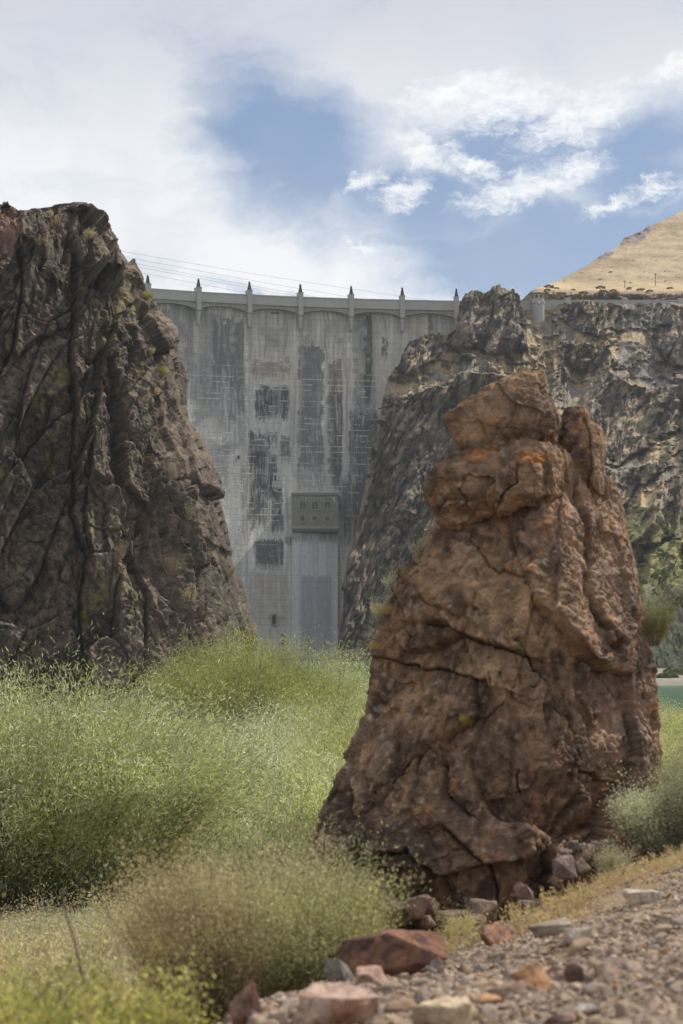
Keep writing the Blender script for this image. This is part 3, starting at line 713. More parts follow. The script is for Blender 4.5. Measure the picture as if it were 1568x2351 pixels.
def build_dam():
    root = empty('concrete_dam', (crest(700)[0], 500, -9), 'tall curved grey concrete dam with dark stain patches, closing the canyon between the cliffs', 'dam')
    O = np.array(root.location)
    # face grid
    u = np.linspace(150, 1200, 860); Hn = 900
    z = np.linspace(ZC - 1.2, -12, Hn)[::-1]
    U, Zg = np.meshgrid(u, z); X, Y = crest(U)
    Yf = face_y(Y, ZC - Zg); Xf = X * Yf / Y
    # picture-like height, only for laying out the stains where they stand on the wall
    b = Zg / Yf; PY = 1175.5 - F * (b * CP - SP) / (CP + b * SP); PX = U
    P = np.stack([Xf, Yf, Zg], -1)
    bay = np.interp(U, [217, 335, 452, 569.5, 687, 804, 921.5, 1047, 1176], np.arange(9)); fb = bay - np.floor(bay)
    lift = Zg / 1.52; fl = lift - np.floor(lift)
    q = np.stack([U / 9, Zg / 3, 0 * U], -1)
    n_big = fbm(np.stack([U / 60, PY / 110, 0 * U], -1), 4, 400)
    U_ = U; U = U + 5 * fbm(np.stack([U / 22, PY / 70, 0 * U], -1), 4, 406)
    streak = fbm(np.stack([U / 5.5, PY / 190, 0 * U], -1), 4, 410)         # long vertical runs
    streak2 = fbm(np.stack([U / 3.6, PY / 150, 0 * U], -1), 3, 412)
    streakf = fbm(np.stack([U / 2.0, PY / 60, 0 * U], -1), 3, 415)
    U = U_
    blot = fbm(np.stack([U / 16, PY / 12, 0 * U], -1), 4, 420)
    fine = fbm(np.stack([U / 3, PY / 3, 0 * U], -1), 3, 425)
    hz = fbm(np.stack([U / 30, np.floor(lift) * 3.7, 0 * U], -1), 3, 430)    # differs from lift to lift
    c = lerp3([.34, .33, .31], [.50, .48, .44], np.clip(.55 + .5 * n_big + .22 * hz + .12 * fine, 0, 1))
    c = lerp3(c, [.44, .38, .31], .45 * ss(n_big + .4 * hz, .0, .5) * (1 - ss(PY, 900, 1100)))
    # cooler grey in the middle and lower parts
    c = lerp3(c, [.40, .405, .405], .6 * ss(PY, 830, 950))
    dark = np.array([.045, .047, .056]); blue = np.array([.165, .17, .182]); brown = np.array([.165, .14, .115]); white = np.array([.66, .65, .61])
    def box(x0, x1, y0, y1, sx=6, sy=8, wob=7, col=dark, k=.9, st=.35, hard=.35):
        """a stain or painted shadow: soft-edged box, ragged below, broken by streaks and lifts"""
        nonlocal c
        wx = U + wob * .5 * blot; wy = PY + wob * 1.1 * blot + wob * .8 * streakf + wob * .8 * fine
        m = ss(wx, x0 - sx, x0 + sx) * (1 - ss(wx, x1 - sx, x1 + sx)) * ss(wy, y0 - sy, y0 + sy) * (1 - ss(wy, y1 - sy * 3, y1 + sy * 3))
        m = ss(m + st * (.75 * streak + .55 * streak2 + .3 * blot) - .05, hard - .1, hard + .6) * ss(m, 0, .35)
        c = lerp3(c, col, m * k)
    D_ = lambda cx0, cx1, cy0, cy1: (282 + .52 * cx0, 282 + .52 * cx1, 596 + .52 * cy0, 596 + .52 * cy1)
    for a, kw in [
        (D_(60, 320, 208, 520), dict(col=blue, k=.85, st=.9, sy=2)), (D_(340, 440, 228, 640), dict(col=blue, k=.75, st=.9, sy=3)),
        (D_(395, 535, 265, 560), dict(col=blue * .75, k=.95, st=.7, sy=2)), (D_(250, 550, 480, 1100), dict(col=blue * 1.15, k=.62, st=.9, sy=20)),
        (D_(470, 545, 480, 700), dict(col=blue * .8, k=.8, st=.9)), (D_(380, 470, 800, 1000), dict(col=blue, k=.7, st=.9)),
        (D_(575, 745, 455, 525), dict(col=brown, k=.75, st=.8, wob=8)), (D_(585, 738, 560, 705), dict(col=dark, k=.96, st=.5, wob=7)),
        (D_(625, 700, 345, 378), dict(col=brown, k=.6, st=.9)), (D_(600, 730, 300, 325), dict(col=brown, k=.4, st=.9)),
        (D_(555, 655, 765, 905), dict(col=dark, k=.92, st=.7, wob=8)), (D_(690, 742, 770, 890), dict(col=dark, k=.85, st=.7, wob=8)), (D_(660, 690, 770, 830), dict(col=dark, k=.7, st=1.0)),
        (D_(562, 685, 865, 1070), dict(col=dark, k=.93, st=.65, wob=7)), (D_(655, 712, 1010, 1210), dict(col=dark, k=.9, st=.5, wob=5)), (D_(562, 660, 1050, 1185), dict(col=dark, k=.85, st=.8, wob=8)),
        (D_(585, 712, 1235, 1362), dict(col=dark, k=.9, st=.4, wob=6, sy=8)), (D_(560, 735, 1370, 1680), dict(col=brown * 1.25, k=.55, st=.9, sy=25)),
        (D_(775, 888, 388, 930), dict(col=blue * .72, k=.93, st=.55, sy=3)), (D_(905, 968, 448, 960), dict(col=brown * .8, k=.85, st=.8, sy=3)), (D_(765, 900, 930, 1020), dict(col=blue, k=.6, st=.9)),
        (D_(920, 965, 600, 1010), dict(col=dark * 1.4, k=.8, st=.9)), (D_(795, 850, 350, 385), dict(col=brown, k=.75, st=.5)), (D_(945, 985, 350, 385), dict(col=brown, k=.55, st=.5)), (D_(890, 960, 262, 330), dict(col=brown, k=.45, st=.9)),
        (D_(1020, 1115, 232, 760), dict(col=blue * .9, k=.75, st=1.0, sy=4)), (D_(1068, 1100, 240, 640), dict(col=dark, k=.85, st=.8, sx=3)), (D_(1142, 1168, 352, 432), dict(col=dark, k=.85, st=.7, sx=2)),
        (D_(1000, 1130, 690, 1250), dict(col=dark * 1.3, k=.85, st=.7, sy=18)), (D_(955, 1060, 960, 1260), dict(col=blue * .55, k=.9, st=.5, sy=25)),  # both paint the right cliff's cast shadow in with the wall's staining
        (D_(1345, 1368, 240, 330), dict(col=blue * .6, k=.8, st=.6, sx=2)), (D_(440, 540, 1180, 1700), dict(col=blue * 1.2, k=.6, st=1.1, sy=10)), (D_(520, 560, 900, 1250), dict(col=blue * .9, k=.7, st=1.1))]:
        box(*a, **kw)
    # pale salts: horizontal lips at the lift joints and runs below them
    salt_zone = ss(PY, 780, 900) * (1 - ss(PY, 1180, 1330)) * .9 + .12
    lipn = fbm(np.stack([U / 26, np.floor(lift) * 5.1, 0 * U], -1), 4, 440)
    lip = np.exp(-((fl - .06 - .05 * fine) / .08) ** 2) * ss(lipn + .5 * fbm(np.stack([U / 4, PY / 3, 0 * U], -1), 3, 448), -.15, .45)
    c = lerp3(c, white, np.clip(lip * salt_zone, 0, 1) * .8)
    drip = ss(fbm(np.stack([U / 2.2, PY / 24, 0 * U], -1), 4, 446) + .5 * streak, .3, .8) * salt_zone
    c = lerp3(c, white, drip * .22)
    c = c * (.88 + .20 * streak2 + .18 * streak)[..., None] * np.array([1.03, 1, .95])
    for x, y0, y1, w in ((568, 780, 1060, 3), (802, 760, 860, 3.5), (806, 800, 900, 2.5), (573, 600, 700, 2), (652, 1065, 1200, 3), (667, 1090, 1230, 2.5), (742, 800, 1010, 4), (560, 1280, 1500, 2)):
        m = np.exp(-((U + 1.5 * blot - x) / w) ** 2) * ss(PY, y0, y0 + 20) * (1 - ss(PY, y1 - 40, y1)) * ss(blot + .4 * fine, -.5, .4); c = lerp3(c, white, m * .75)
    rg = np.exp(-((blot - .1) / .3) ** 2) * ss(hz, .05, .35) * ss(PY, 820, 900) * (1 - ss(PY, 1010, 1230)); c = lerp3(c, [.36, .36, .35], rg * .4 * (U > 560) * (U < 760))
    # the joints themselves
    j = np.exp(-((fl - .0) / .05) ** 2) + np.exp(-((fl - 1.0) / .05) ** 2); c = c * (1 - .24 * j)[..., None]
    for x in (452, 569.5, 687, 804, 921.5): c = c * (1 - .3 * np.exp(-((U - x) / 1.1) ** 2))[..., None]; c = lerp3(c, [.36, .31, .26], .35 * np.exp(-((U - x - 2.5) / 2.2) ** 2))
    P[..., 1] += .035 * j + .03 * fine - .03 * lip
    # back over the crest road and down the reservoir side
    e1 = P[-1].copy(); e1[:, 1] += 8.5; e2 = e1.copy(); e2[:, 2] = -12; e2[:, 1] += 6
    P = np.concatenate([P, e1[None], e2[None]], 0); c = np.concatenate([c, c[-1:], c[-1:]], 0)
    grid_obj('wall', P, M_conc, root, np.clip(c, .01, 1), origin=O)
    PX7 = [217.5, 335, 452, 569.5, 687, 804, 921.5, 1047, 1176]
    def frame(px):
        X, Y = crest(px); X2, Y2 = crest(px + 1); a = math.atan2(Y2 - Y, X2 - X)
        return Matrix.Translation((float(X) - O[0], float(Y) - O[1], float(ZC) - O[2])) @ Matrix.Rotation(float(a), 4, 'Z')
    def place(o, M, parent): o.parent = parent; o.matrix_local = M; return o
    # parapet (one long wall following the crest), its coping, and the band of arches under it
    xs = np.linspace(130, 1262, 240)
    def ribbon(prof, name, mat, pxs=xs):
        V = []; n = len(prof)
        for p in pxs:
            X, Y = crest(p)
            for (dy, dz) in prof: V.append((X * (Y + dy) / Y - O[0], Y + dy - O[1], ZC + dz - O[2]))
        f = []
        for i in range(len(pxs) - 1):
            for k in range(n): a = i * n + k; b_ = i * n + (k + 1) % n; f.append((a, b_, b_ + n, a + n))
        return raw_mesh(name, V, [(q[3], q[2], q[1], q[0]) for q in f], mat, root, smooth=False)
    ribbon([(-1.75, -2.35), (-1.75, -.30), (-1.2, -.30), (-1.2, -2.35)], 'parapet', M_trim)
    ribbon([(-1.87, -.298), (-1.87, 0), (-1.1, 0), (-1.1, -.298)], 'coping', M_trim)
    ribbon([(-1.86, -2.62), (-1.86, -2.352), (-.6, -2.352), (-.6, -2.62)], 'moulding', M_trim)
    for i in range(len(PX7) - 1):
        x0, x1 = PX7[i], PX7[i + 1]
        n = 28; V = []; f = []
        for k in range(n + 1):
            p = x0 + (x1 - x0) * k / n; X, Y = crest(p); a = (k / n - .5) * 2
            zb = -5.2 + 1.75 * math.sqrt(max(0, 1 - (a * .985 / .96) ** 2)) if abs(a) < .96 / .985 else -5.1
            for dy, dz in ((-1.45, -2.62), (-1.45, zb), (.4, zb), (.4, -2.62)): V.append((X * (Y + dy) / Y - O[0], Y + dy - O[1], ZC + dz - O[2]))
        for k in range(n):
            for m in range(4): a = k * 4 + m; b_ = k * 4 + (m + 1) % 4; f.append((a, b_, b_ + 4, a + 4))
        raw_mesh('arch', V, f, M_trim2, root, smooth=False)
    for x in PX7[1:]:
        M = frame(x)
        b = BM(); b.box(-.62, .62, -2.25, .4, -4.9, .95); b.frus(1.44, 2.9, 1.44, 2.9, .95, 1.1, 0, -.93)
        b.frus(1.3, 2.3, 1.5, 2.75, -5.05, -4.9, 0, -.93); b.frus(.62, 1.9, 1.0, 2.5, -8.5, -5.05, 0, -.6)
        pr = place(b.build('pier', M_trim), M, root)
        b = BM(); b.frus(.98, .98, .40, .40, 1.1, 3.05, 0, -1.3); b.frus(.56, .56, .56, .56, 3.05, 3.15, 0, -1.3)
        b.build('lamp_base', M_dark, pr)
        b = BM(); b.lathe([(.02, 3.15), (.14, 3.2), (.25, 3.36), (.25, 3.46), (.17, 3.62), (.03, 3.7)], 12, 0, -1.3)
        b.build('lamp_globe', M_globe, pr, smooth=True)
    # small drain openings under one arch
    for k in range(3):
        x = 625 + k * 6.4; b = BM(); b.box(-.28, .28, -.12, .1, -4.6, -4.2); place(b.build('drain', M_glass), frame(x), root)
    # outlet tower on the face: broad panel below, house with windows above
    def facept(px, py):
        D = 528.
        for _ in range(30):
            z_ = float(at(px, py, D)[1]); X_, Y_ = crest(px); D = float(face_y(Y_, ZC - z_))
        return pt(px, py, D)
    base = facept(723, 1222); yw = base[1] - 3.4          # vertical front plane of the house
    def lx(px, D=yw): return float(at(px, 1150, D)[0]) - O[0]
    def lz(py, D=yw): return float(at(723, py, D)[1]) - O[2]
    y0 = yw - O[1]
    b = BM(); b.box(lx(672), lx(776), y0, y0 + 16, lz(1208), lz(1140)); house = b.build('outlet_house', M_trim3, root)
    b = BM(); b.box(lx(669), lx(779), y0 - .5, y0 + 16, lz(1137), lz(1131.5)); b.box(lx(670.5), lx(777.5), y0 - .25, y0 + 16, lz(1140), lz(1137.05)); b.build('cornice', M_trim3, house)
    b = BM(); zt = lz(1131.5); b.prism([(lx(672), zt + .01), (lx(776), zt + .01), (lx(776), zt + .3), (lx(672), zt + .3)], y0 + .2, y0 + 12); b.build('roof', M_trim, house)
    b = BM(); b.box(lx(671), lx(777), y0 - .7, y0 + 12, lz(1214), lz(1208.1)); b.frus(lx(774) - lx(672), 3, lx(776.5) - lx(671.5), 5, lz(1221), lz(1214.1), (lx(671) + lx(777)) / 2, y0 + 2); b.build('ledge', M_trim2, house)
    rg_ = random.Random(4); d_ = BM(); d_.box(lx(672.3), lx(775.7), y0 - .042, y0 + .02, lz(1139.95) - .07, lz(1139.95))
    for k in range(34):
        x = lx(673 + rg_.random() * 102); w_ = .04 + .07 * rg_.random(); l_ = .4 + 1.9 * rg_.random() ** 2; d_.prism([(x - w_, lz(1139.9)), (x + w_, lz(1139.9)), (x + w_ * .2, lz(1139.9) - l_)], y0 - .04 - .001 * k / 34, y0 + .02)
    d_.build('lime_drip', mat_plain('lime_deposit', (.5, .49, .46), .9), house)
    for px in (695, 723, 751.5):
        fr = BM(); x = lx(px); w = lx(px + 6.4) - x; zb, zm = lz(1169), lz(1157)
        arc = [(x + w * math.cos(a), zm + w * math.sin(a)) for a in np.linspace(0, math.pi, 12)]
        fr.prism([(x - w, zb), (x + w, zb)] + arc, y0 - .03, y0 + .1); wo = fr.build('window', M_glass, house)
        g = BM()
        for k in range(3): g.box(x - w, x + w, y0 - .10, y0 - .035, zb + (k + .5) * (zm - zb) / 3 - .03, zb + (k + .5) * (zm - zb) / 3 + .03)
        g.box(x - .06, x + .06, y0 - .12, y0 - .04, zb, zm + w * .9); 
        inner = [(x + w * .98 * math.cos(a), zm + w * .98 * math.sin(a)) for a in np.linspace(0, math.pi, 10)]
        g.prism([(x + (w + .25) * math.cos(a), zm + (w + .25) * math.sin(a)) for a in np.linspace(0, math.pi, 12)] + [(x + w * math.cos(a), zm + w * math.sin(a)) for a in np.linspace(math.pi, 0, 12)], y0 - .16, y0 + .05)
        g.box(x - w - .3, x + w + .3, y0 - .2, y0 + .05, zb - .3, zb); g.build('window_bars', M_trim2, house)
    for px in (694, 723, 751.5):
        x = lx(px); w = lx(px + 6.2) - x; zc = lz(1190.5)
        wd = BM(); wd.prism([(x + w * math.cos(a), zc + w * math.sin(a)) for a in np.linspace(0, 2 * math.pi, 24, endpoint=False)], y0 - .03, y0 + .1); wd.build('window', M_glass, house)
        g = BM()
        N = 24
        for k in range(N):
            a0, a1 = 2 * math.pi * k / N, 2 * math.pi * (k + 1) / N
            g.prism([(x + w * math.cos(a0), zc + w * math.sin(a0)), (x + (w + .3) * math.cos(a0), zc + (w + .3) * math.sin(a0)), (x + (w + .3) * math.cos(a1), zc + (w + .3) * math.sin(a1)), (x + w * math.cos(a1), zc + w * math.sin(a1))], y0 - .18, y0 + .05)
        for dz in (-.4, .15): g.box(x - w * .9, x + w * .9, y0 - .1, y0 - .035, zc + dz, zc + dz + .09)
        g.build('window_bars', M_trim2, house)
    # the long buttress under the house
    pan = []; pc = []
    zz = np.linspace(-11.5, lz(1222) + O[2], 260); uu = np.linspace(671, 776, 90)
    for z_ in zz:
        X_, Y_ = crest(uu); yf = face_y(Y_, ZC - z_) - 1.6; pan.append(np.stack([X_ * yf / Y_, yf, z_ + 0 * uu], -1))
    pan = np.array(pan)
    fr = pan.copy(); L = pan[:, :1].copy(); L[..., 1] += 2.5; Rr = pan[:, -1:].copy(); Rr[..., 1] += 2.5; top = None
    pan = np.concatenate([L, pan, Rr], 1); tp = pan[-1:].copy(); tp[..., 1] += 8; pan = np.concatenate([pan, tp], 0)
    hh, ww = pan.shape[:2]; U2 = np.repeat(np.concatenate([[671], uu, [776]])[None], hh, 0); Z2 = pan[..., 2]
    s1 = fbm(np.stack([U2 / 5, Z2 / 20, 0 * U2], -1), 4, 470); s2 = fbm(np.stack([U2 / 2.5, Z2 / .5, 0 * U2], -1), 3, 474); l2 = Z2 / 1.52; f2 = l2 - np.floor(l2)
    pc = lerp3([.31, .313, .312], [.42, .42, .41], np.clip(.5 + .6 * s1 + .2 * s2, 0, 1))
    b_ = Z2 / pan[..., 1]; P2 = 1175.5 - F * (b_ * CP - SP) / (CP + b_ * SP)
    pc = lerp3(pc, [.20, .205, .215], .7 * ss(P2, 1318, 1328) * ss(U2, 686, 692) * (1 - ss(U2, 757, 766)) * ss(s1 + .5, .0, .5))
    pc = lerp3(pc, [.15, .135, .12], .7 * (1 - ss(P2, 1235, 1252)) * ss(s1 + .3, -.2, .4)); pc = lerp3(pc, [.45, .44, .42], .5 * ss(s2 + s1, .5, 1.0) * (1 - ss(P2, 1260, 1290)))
    pc = pc * (1 - .15 * np.exp(-(f2 / .07) ** 2))[..., None]
    grid_obj('buttress', pan, M_conc, root, np.clip(pc, .01, 1), origin=O)
    # square-cut pilaster running up the left of the house, little balcony, doorway
    p0 = facept(661, 1240)
    xq, yq, zq = p0 - O; b = BM(); b.frus(.9, 1.2, 1.5, 2.0, zq - 1.2, zq + .8, xq, yq); b.build('corbel', M_trim2, root)
    q0 = facept(632, 1120); s_ = q0[1] / F; xq, yq, zq = q0 - O
    b = BM(); b.box(xq - 6.5 * s_, xq + 6.5 * s_, yq - 1.5, yq + 3, zq, zq + .35); b.box(xq - 6.5 * s_, xq + 6.5 * s_, yq - 1.5, yq - 1.3, zq + .35, zq + 1.6); b.box(xq - 5 * s_, xq + 5 * s_, yq - .3, yq + 6, zq + .36, zq + 3.8)
    b.frus(.6, .6, 1.4, 1.2, zq - 2.2, zq, xq, yq); bal = b.build('balcony', M_trim, root)
    b = BM(); b.box(xq - 2.6 * s_, xq + 2.6 * s_, yq - .36, yq, zq + 1.7, zq + 3.2); b.build('door', M_glass, bal)
    q0 = facept(629, 1434); xq, yq, zq = q0 - O; s_ = q0[1] / F
    b = BM(); b.box(xq - 5.6 * s_, xq + 5.6 * s_, yq - .5, yq + 8, zq - .2, zq + 25 * s_); dfr = b.build('doorway', M_trim2, root)
    b = BM(); b.box(xq - 3.8 * s_, xq + 3.8 * s_, yq - .54, yq, zq + .1, zq + 22 * s_); b.build('door', M_glass, dfr)
    for px, py in ((440, 1060), (466, 1190), (472, 1245), (548, 1050)):
        q0 = facept(px, py); xq, yq, zq = q0 - O; b = BM(); b.box(xq - .25, xq + .25, yq - .2, yq + 1, zq - .5, zq + .5); b.build('vent', M_glass, root)
build_dam()

def build_tower():
    p = pt(1239, 740, 523); X, Y = float(p[0]), 526.5
    root = empty('lookout_tower', (X, Y, p[2] - 2), 'round pale concrete tower with a conical roof at the end of the dam', 'tower')
    z = lambda py: float(at(1239, py, Y - 1.6)[1]) - (p[2] - 2)
    b = BM(); b.lathe([(1.62, -2), (1.62, z(696)), (1.78, z(695)), (1.78, z(690.5)), (1.6, z(690)), (1.6, z(674))], 28); b.build('wall', M_trim, root)
    b = BM(); b.lathe([(1.7, z(674.02)), (2.05, z(672.5)), (2.05, z(671.6)), (.9, z(666)), (.06, z(662.5))], 28); b.build('roof', mat_plain('tower_roof', (.27, .21, .13), .8), root)
    for a in range(8):
        an = R(-90 + 22.5 + a * 45); M = Matrix.Rotation(an, 4, 'Z')
        b = BM(); b.box(1.56, 1.63, -.32, .32, z(684), z(676.5), M); b.build('window', M_glass, root)
    b = BM(); b.box(-.15, .15, -2.2, -1.6, z(698), z(697)); b.lathe([(.05, z(697)), (.24, z(696)), (.24, z(694.6)), (.05, z(693.6))], 12, 0, -2.1); b.build('wall_lamp', M_globe, root)
build_tower()

def build_post():
    c = pt(650, 1455, 298); g = -9.0; b = BM(); root = empty('lamp_post', (c[0], 298, g), 'dark post with a round head standing in front of the foot of the dam', 'post')
    h = c[2] - g; b.lathe([(.16, -.3), (.16, h * .5), (.12, h - .9)], 10); b.frus(.5, .5, .36, .36, h - 1.5, h - .75); b.build('post', M_dark, root)
    b = BM(); b.lathe([(.05, h - .72), (.26, h - .62), (.36, h - .36), (.26, h - .1), (.04, h)], 14); b.build('head', M_dark, root, smooth=True)
build_post()

def build_road_wall():
    O = pt(1400, 700, 530)
    root = empty('roadside_parapet', O, 'long pale concrete parapet with square posts along the canyon rim', 'parapet')
    b = BM(); Zt = pt(1300, 689, 530)[2] - O[2]
    X = lambda px: float(at(px, 690, 530)[0]) - O[0]
    b.box(X(1257), X(2100), -.25, .25, Zt - 3.2, Zt); b.box(X(1257), X(2100), -.33, .33, Zt - .32, Zt - .05); b.build('wall', M_trim, root)
    for px in (1303, 1435, 1563, 1692, 1820): c = BM(); c.box(X(px) - .72, X(px) + .72, -.55, .55, Zt - 3.4, Zt + .45); c.build('post', M_trim, root, bevel=.06)
build_road_wall()

def build_wires():
    W = [[(120, 548, 290), (511, 615, 380), (878, 676, 440), (1568, 757, 500), (1900, 786, 520)], [(120, 557, 290), (426, 615, 370), (827, 687, 440), (1568, 787, 500), (1900, 820, 520)], [(120, 566, 290), (369, 615, 350), (750, 687, 430), (1568, 803, 500), (1900, 838, 520)],
         [(120, 574, 290), (332, 615, 345), (709, 685, 430), (1568, 812, 500), (1900, 850, 520)], [(120, 585, 290), (325, 625, 345), (603, 680, 410), (1568, 830, 500), (1900, 870, 520)]]
    names = ['highest', 'second highest', 'middle', 'second lowest', 'lowest']
    for w, nm in zip(W, names):
        a = np.array(w, float); t = np.linspace(0, 1, 90); px = a[0, 0] + t * (a[-1, 0] - a[0, 0])
        cy = np.polyfit(a[:, 0], a[:, 1], 3); py = np.polyval(cy, px); D = np.interp(px, a[:, 0], a[:, 2]); D = np.polyval(np.polyfit(a[:, 0], a[:, 2], 2), px)
        x, z = at(px, py, D); Pc = np.stack([x, D, z], -1); r = .022; V = []
        for p in Pc:
            for k in range(4): V.append((p[0] + r * .5 * math.cos(k * math.pi / 2), p[1], p[2] + r * math.sin(k * math.pi / 2)) if k % 2 else (p[0], p[1] + r * (1 - k), p[2]))
        o = raw_mesh('power_line', np.array(V) - Pc[0], grid_faces(90, 4, True), M_wire, smooth=True); o.location = Pc[0]
        tag(o, nm + ' of five thin power lines sagging across the canyon', 'power line', 'power lines over the canyon')
build_wires()

# ------------------------------------------------------------------ the rock pinnacle in the middle distance
PD = 18.0
def ring_rock(name, rows, D0, rot, dk, H, W, joints, seed, amp, parent, colf, expo=3.2, lean=0.0, top_back=0.0, seg=(.5, .16, .05), O=(0, 0, 0), big=.06):
    """free-standing block: every height has a closed plan outline; rows = [(py, left px, right px)] from the top down"""
    rows = np.array(rows, float)
    th = np.linspace(0, 2 * math.pi, W, endpoint=False) - math.pi / 2
    r = (np.abs(np.cos(th - R(rot))) ** expo + np.abs(np.sin(th - R(rot))) ** expo) ** (-1 / expo)
    cx, cy = r * np.cos(th), r * np.sin(th); cx = cx / np.abs(cx).max(); cy = cy / np.abs(cy).max()
    py = np.linspace(rows[-1, 0], rows[0, 0], H)
    L = np.interp(py, rows[:, 0], rows[:, 1]); Rr = np.interp(py, rows[:, 0], rows[:, 2])
    s = D0 / F
    hw = (Rr - L) / 2; mid = (L + Rr) / 2
    PX = mid[:, None] + hw[:, None] * cx[None]; PY = np.repeat(py[:, None], W, 1)
    yo = cy[None] * (hw[:, None] * s * dk) + top_back * (rows[-1, 0] - PY) * s
    x, z = at(PX, PY, D0); P = np.stack([x, D0 + yo, z], -1)
    n0 = smooth1(smooth1(grid_normals(P, True), 3, 0), 3, 1, True); n0 /= np.linalg.norm(n0, axis=-1, keepdims=True) + 1e-9
    a, b_, c_ = seg
    q = np.stack([PX / 30, PY / 30, 0 * PX], -1); wx = PX + 8 * fbm(q, 4, seed + 70); wy = PY + 8 * fbm(q, 4, seed + 74)
    ex = np.zeros(PX.shape); ck = np.zeros(PX.shape); frontm = ss(-n0[..., 1], -.3, .1)
    for pts, dep, wd, stp in joints:
        d, sg = seg_dist(wx, wy, pts); cr = np.exp(-(d / (wd * .55)) ** 2); ex -= dep * .7 * cr; ex -= stp * sg * np.exp(-d / 45); ck = np.maximum(ck, cr * (dep > .02))
    f0, r0, k0 = facets(P, (1 / a, 1 / a, .7 / a), seed, 1.0, .4, .08, .02, .35, lean)
    f1, r1, k1 = facets(P, (1 / b_, 1 / b_, .6 / b_), seed + 10, .9, .4, .05, .05, .6, lean)
    f2, r2, k2 = facets(P, (1 / c_, 1 / c_, 1 / c_), seed + 20, .6, .5, .2, .10, .4, lean)
    g3 = fbm(P * (1.3 / c_), 3, seed + 30); gl = fbm(P * (.7 / a), 3, seed + 34); rf = ridged(P * (.6 / b_), 4, seed + 38)
    disp = big * (f0 + .4 * gl) * (.12 + .88 * ss(np.abs(n0[..., 1]), .1, .8)) + b_ * .20 * f1 + c_ * .26 * f2 + c_ * .24 * g3 + b_ * .12 * rf + ex * frontm
    P = P + n0 * (disp * amp)[..., None]
    n = grid_normals(P, True)
    col = colf(P, PX, PY, n, (r0, r1, r2), np.maximum(k1 * .0, ck * frontm), (gl, g3, rf), frontm)
    cen = P[-1].mean(0) + np.array([0, 0, .004 * 0])
    cen[2] = np.median(P[-1, :, 2]); P[-1, :, 2] = P[-1, :, 2] * .3 + cen[2] * .7; caps = [P[-1] * (1 - f) + cen * f for f in (.3, .6, .95)]
    P = np.concatenate([P, np.array(caps)], 0); col = np.concatenate([col] + [col[-1:]] * 3, 0)
    bot = P[:1] * .2 + P[:1].mean(1, keepdims=True) * .8; P = np.concatenate([bot, P], 0); col = np.concatenate([col[:1], col], 0)
    return grid_obj(name, P, M_pin, parent, np.clip(col, .01, 1), wrap=True, origin=O)

def blobm(PX, PY, lst):
    m = np.zeros(PX.shape)
    for x, y, rx, ry, k in lst: m = np.maximum(m, k * np.exp(-((PX - x) / rx) ** 2 - ((PY - y) / ry) ** 2))
    return m
def pin_col(seed, zones):
    def f(P, PX, PY, n, r, ck, g, fr):
        N1 = fbm(P * 1.3, 4, seed); N2 = fbm(P * 5, 4, seed + 4); N3 = fbm(P * 16, 3, seed + 8)
        N0 = fbm(P * [9, 9, 5], 4, seed + 12); c = lerp3([.095, .066, .048], [.275, .19, .125], np.clip(.45 + .8 * N1 + .6 * N2 + .5 * N0 + .35 * (r[1] - .5), 0, 1))
        c = lerp3(c, [.22, .155, .125], .5 * ss(N2 - N1 * .6, .0, .5))
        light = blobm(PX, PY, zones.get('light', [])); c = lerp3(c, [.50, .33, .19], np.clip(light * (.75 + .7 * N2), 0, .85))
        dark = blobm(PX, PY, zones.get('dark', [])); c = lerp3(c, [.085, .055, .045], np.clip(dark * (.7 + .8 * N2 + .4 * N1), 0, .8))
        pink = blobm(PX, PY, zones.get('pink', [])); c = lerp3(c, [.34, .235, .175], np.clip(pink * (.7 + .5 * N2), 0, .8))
        org = ss(blobm(PX, PY, zones.get('orange', [])) + .45 * N2 + .3 * N3, .55, .95); c = lerp3(c, [.40, .155, .04], org * .75)
        org = ss(N2 * .8 + N3 * .4 - N1 * .3, .42, .75); c = lerp3(c, [.36, .17, .06], org * .5)
        gry = ss(blobm(PX, PY, zones.get('grey', [])) + .5 * N2 + .5 * N3, .6, 1.0); c = lerp3(c, [.36, .33, .28], gry * .6)
        yel = ss(blobm(PX, PY, zones.get('yellow', [])) + .4 * N3, .5, .9); c = lerp3(c, [.36, .32, .07], yel * .6)
        c = lerp3(c, [.36, .195, .10], .3 * ss(N0 + .7 * N1 - .3 * N2, .25, .7)); spk = ss(N3 - .2 * N2, .5, .75); c = lerp3(c, [.30, .27, .24], spk * .35)
        return c * (1 - .35 * np.clip(ck, 0, 1))[..., None] * (1 + .3 * N3)[..., None]
    return f
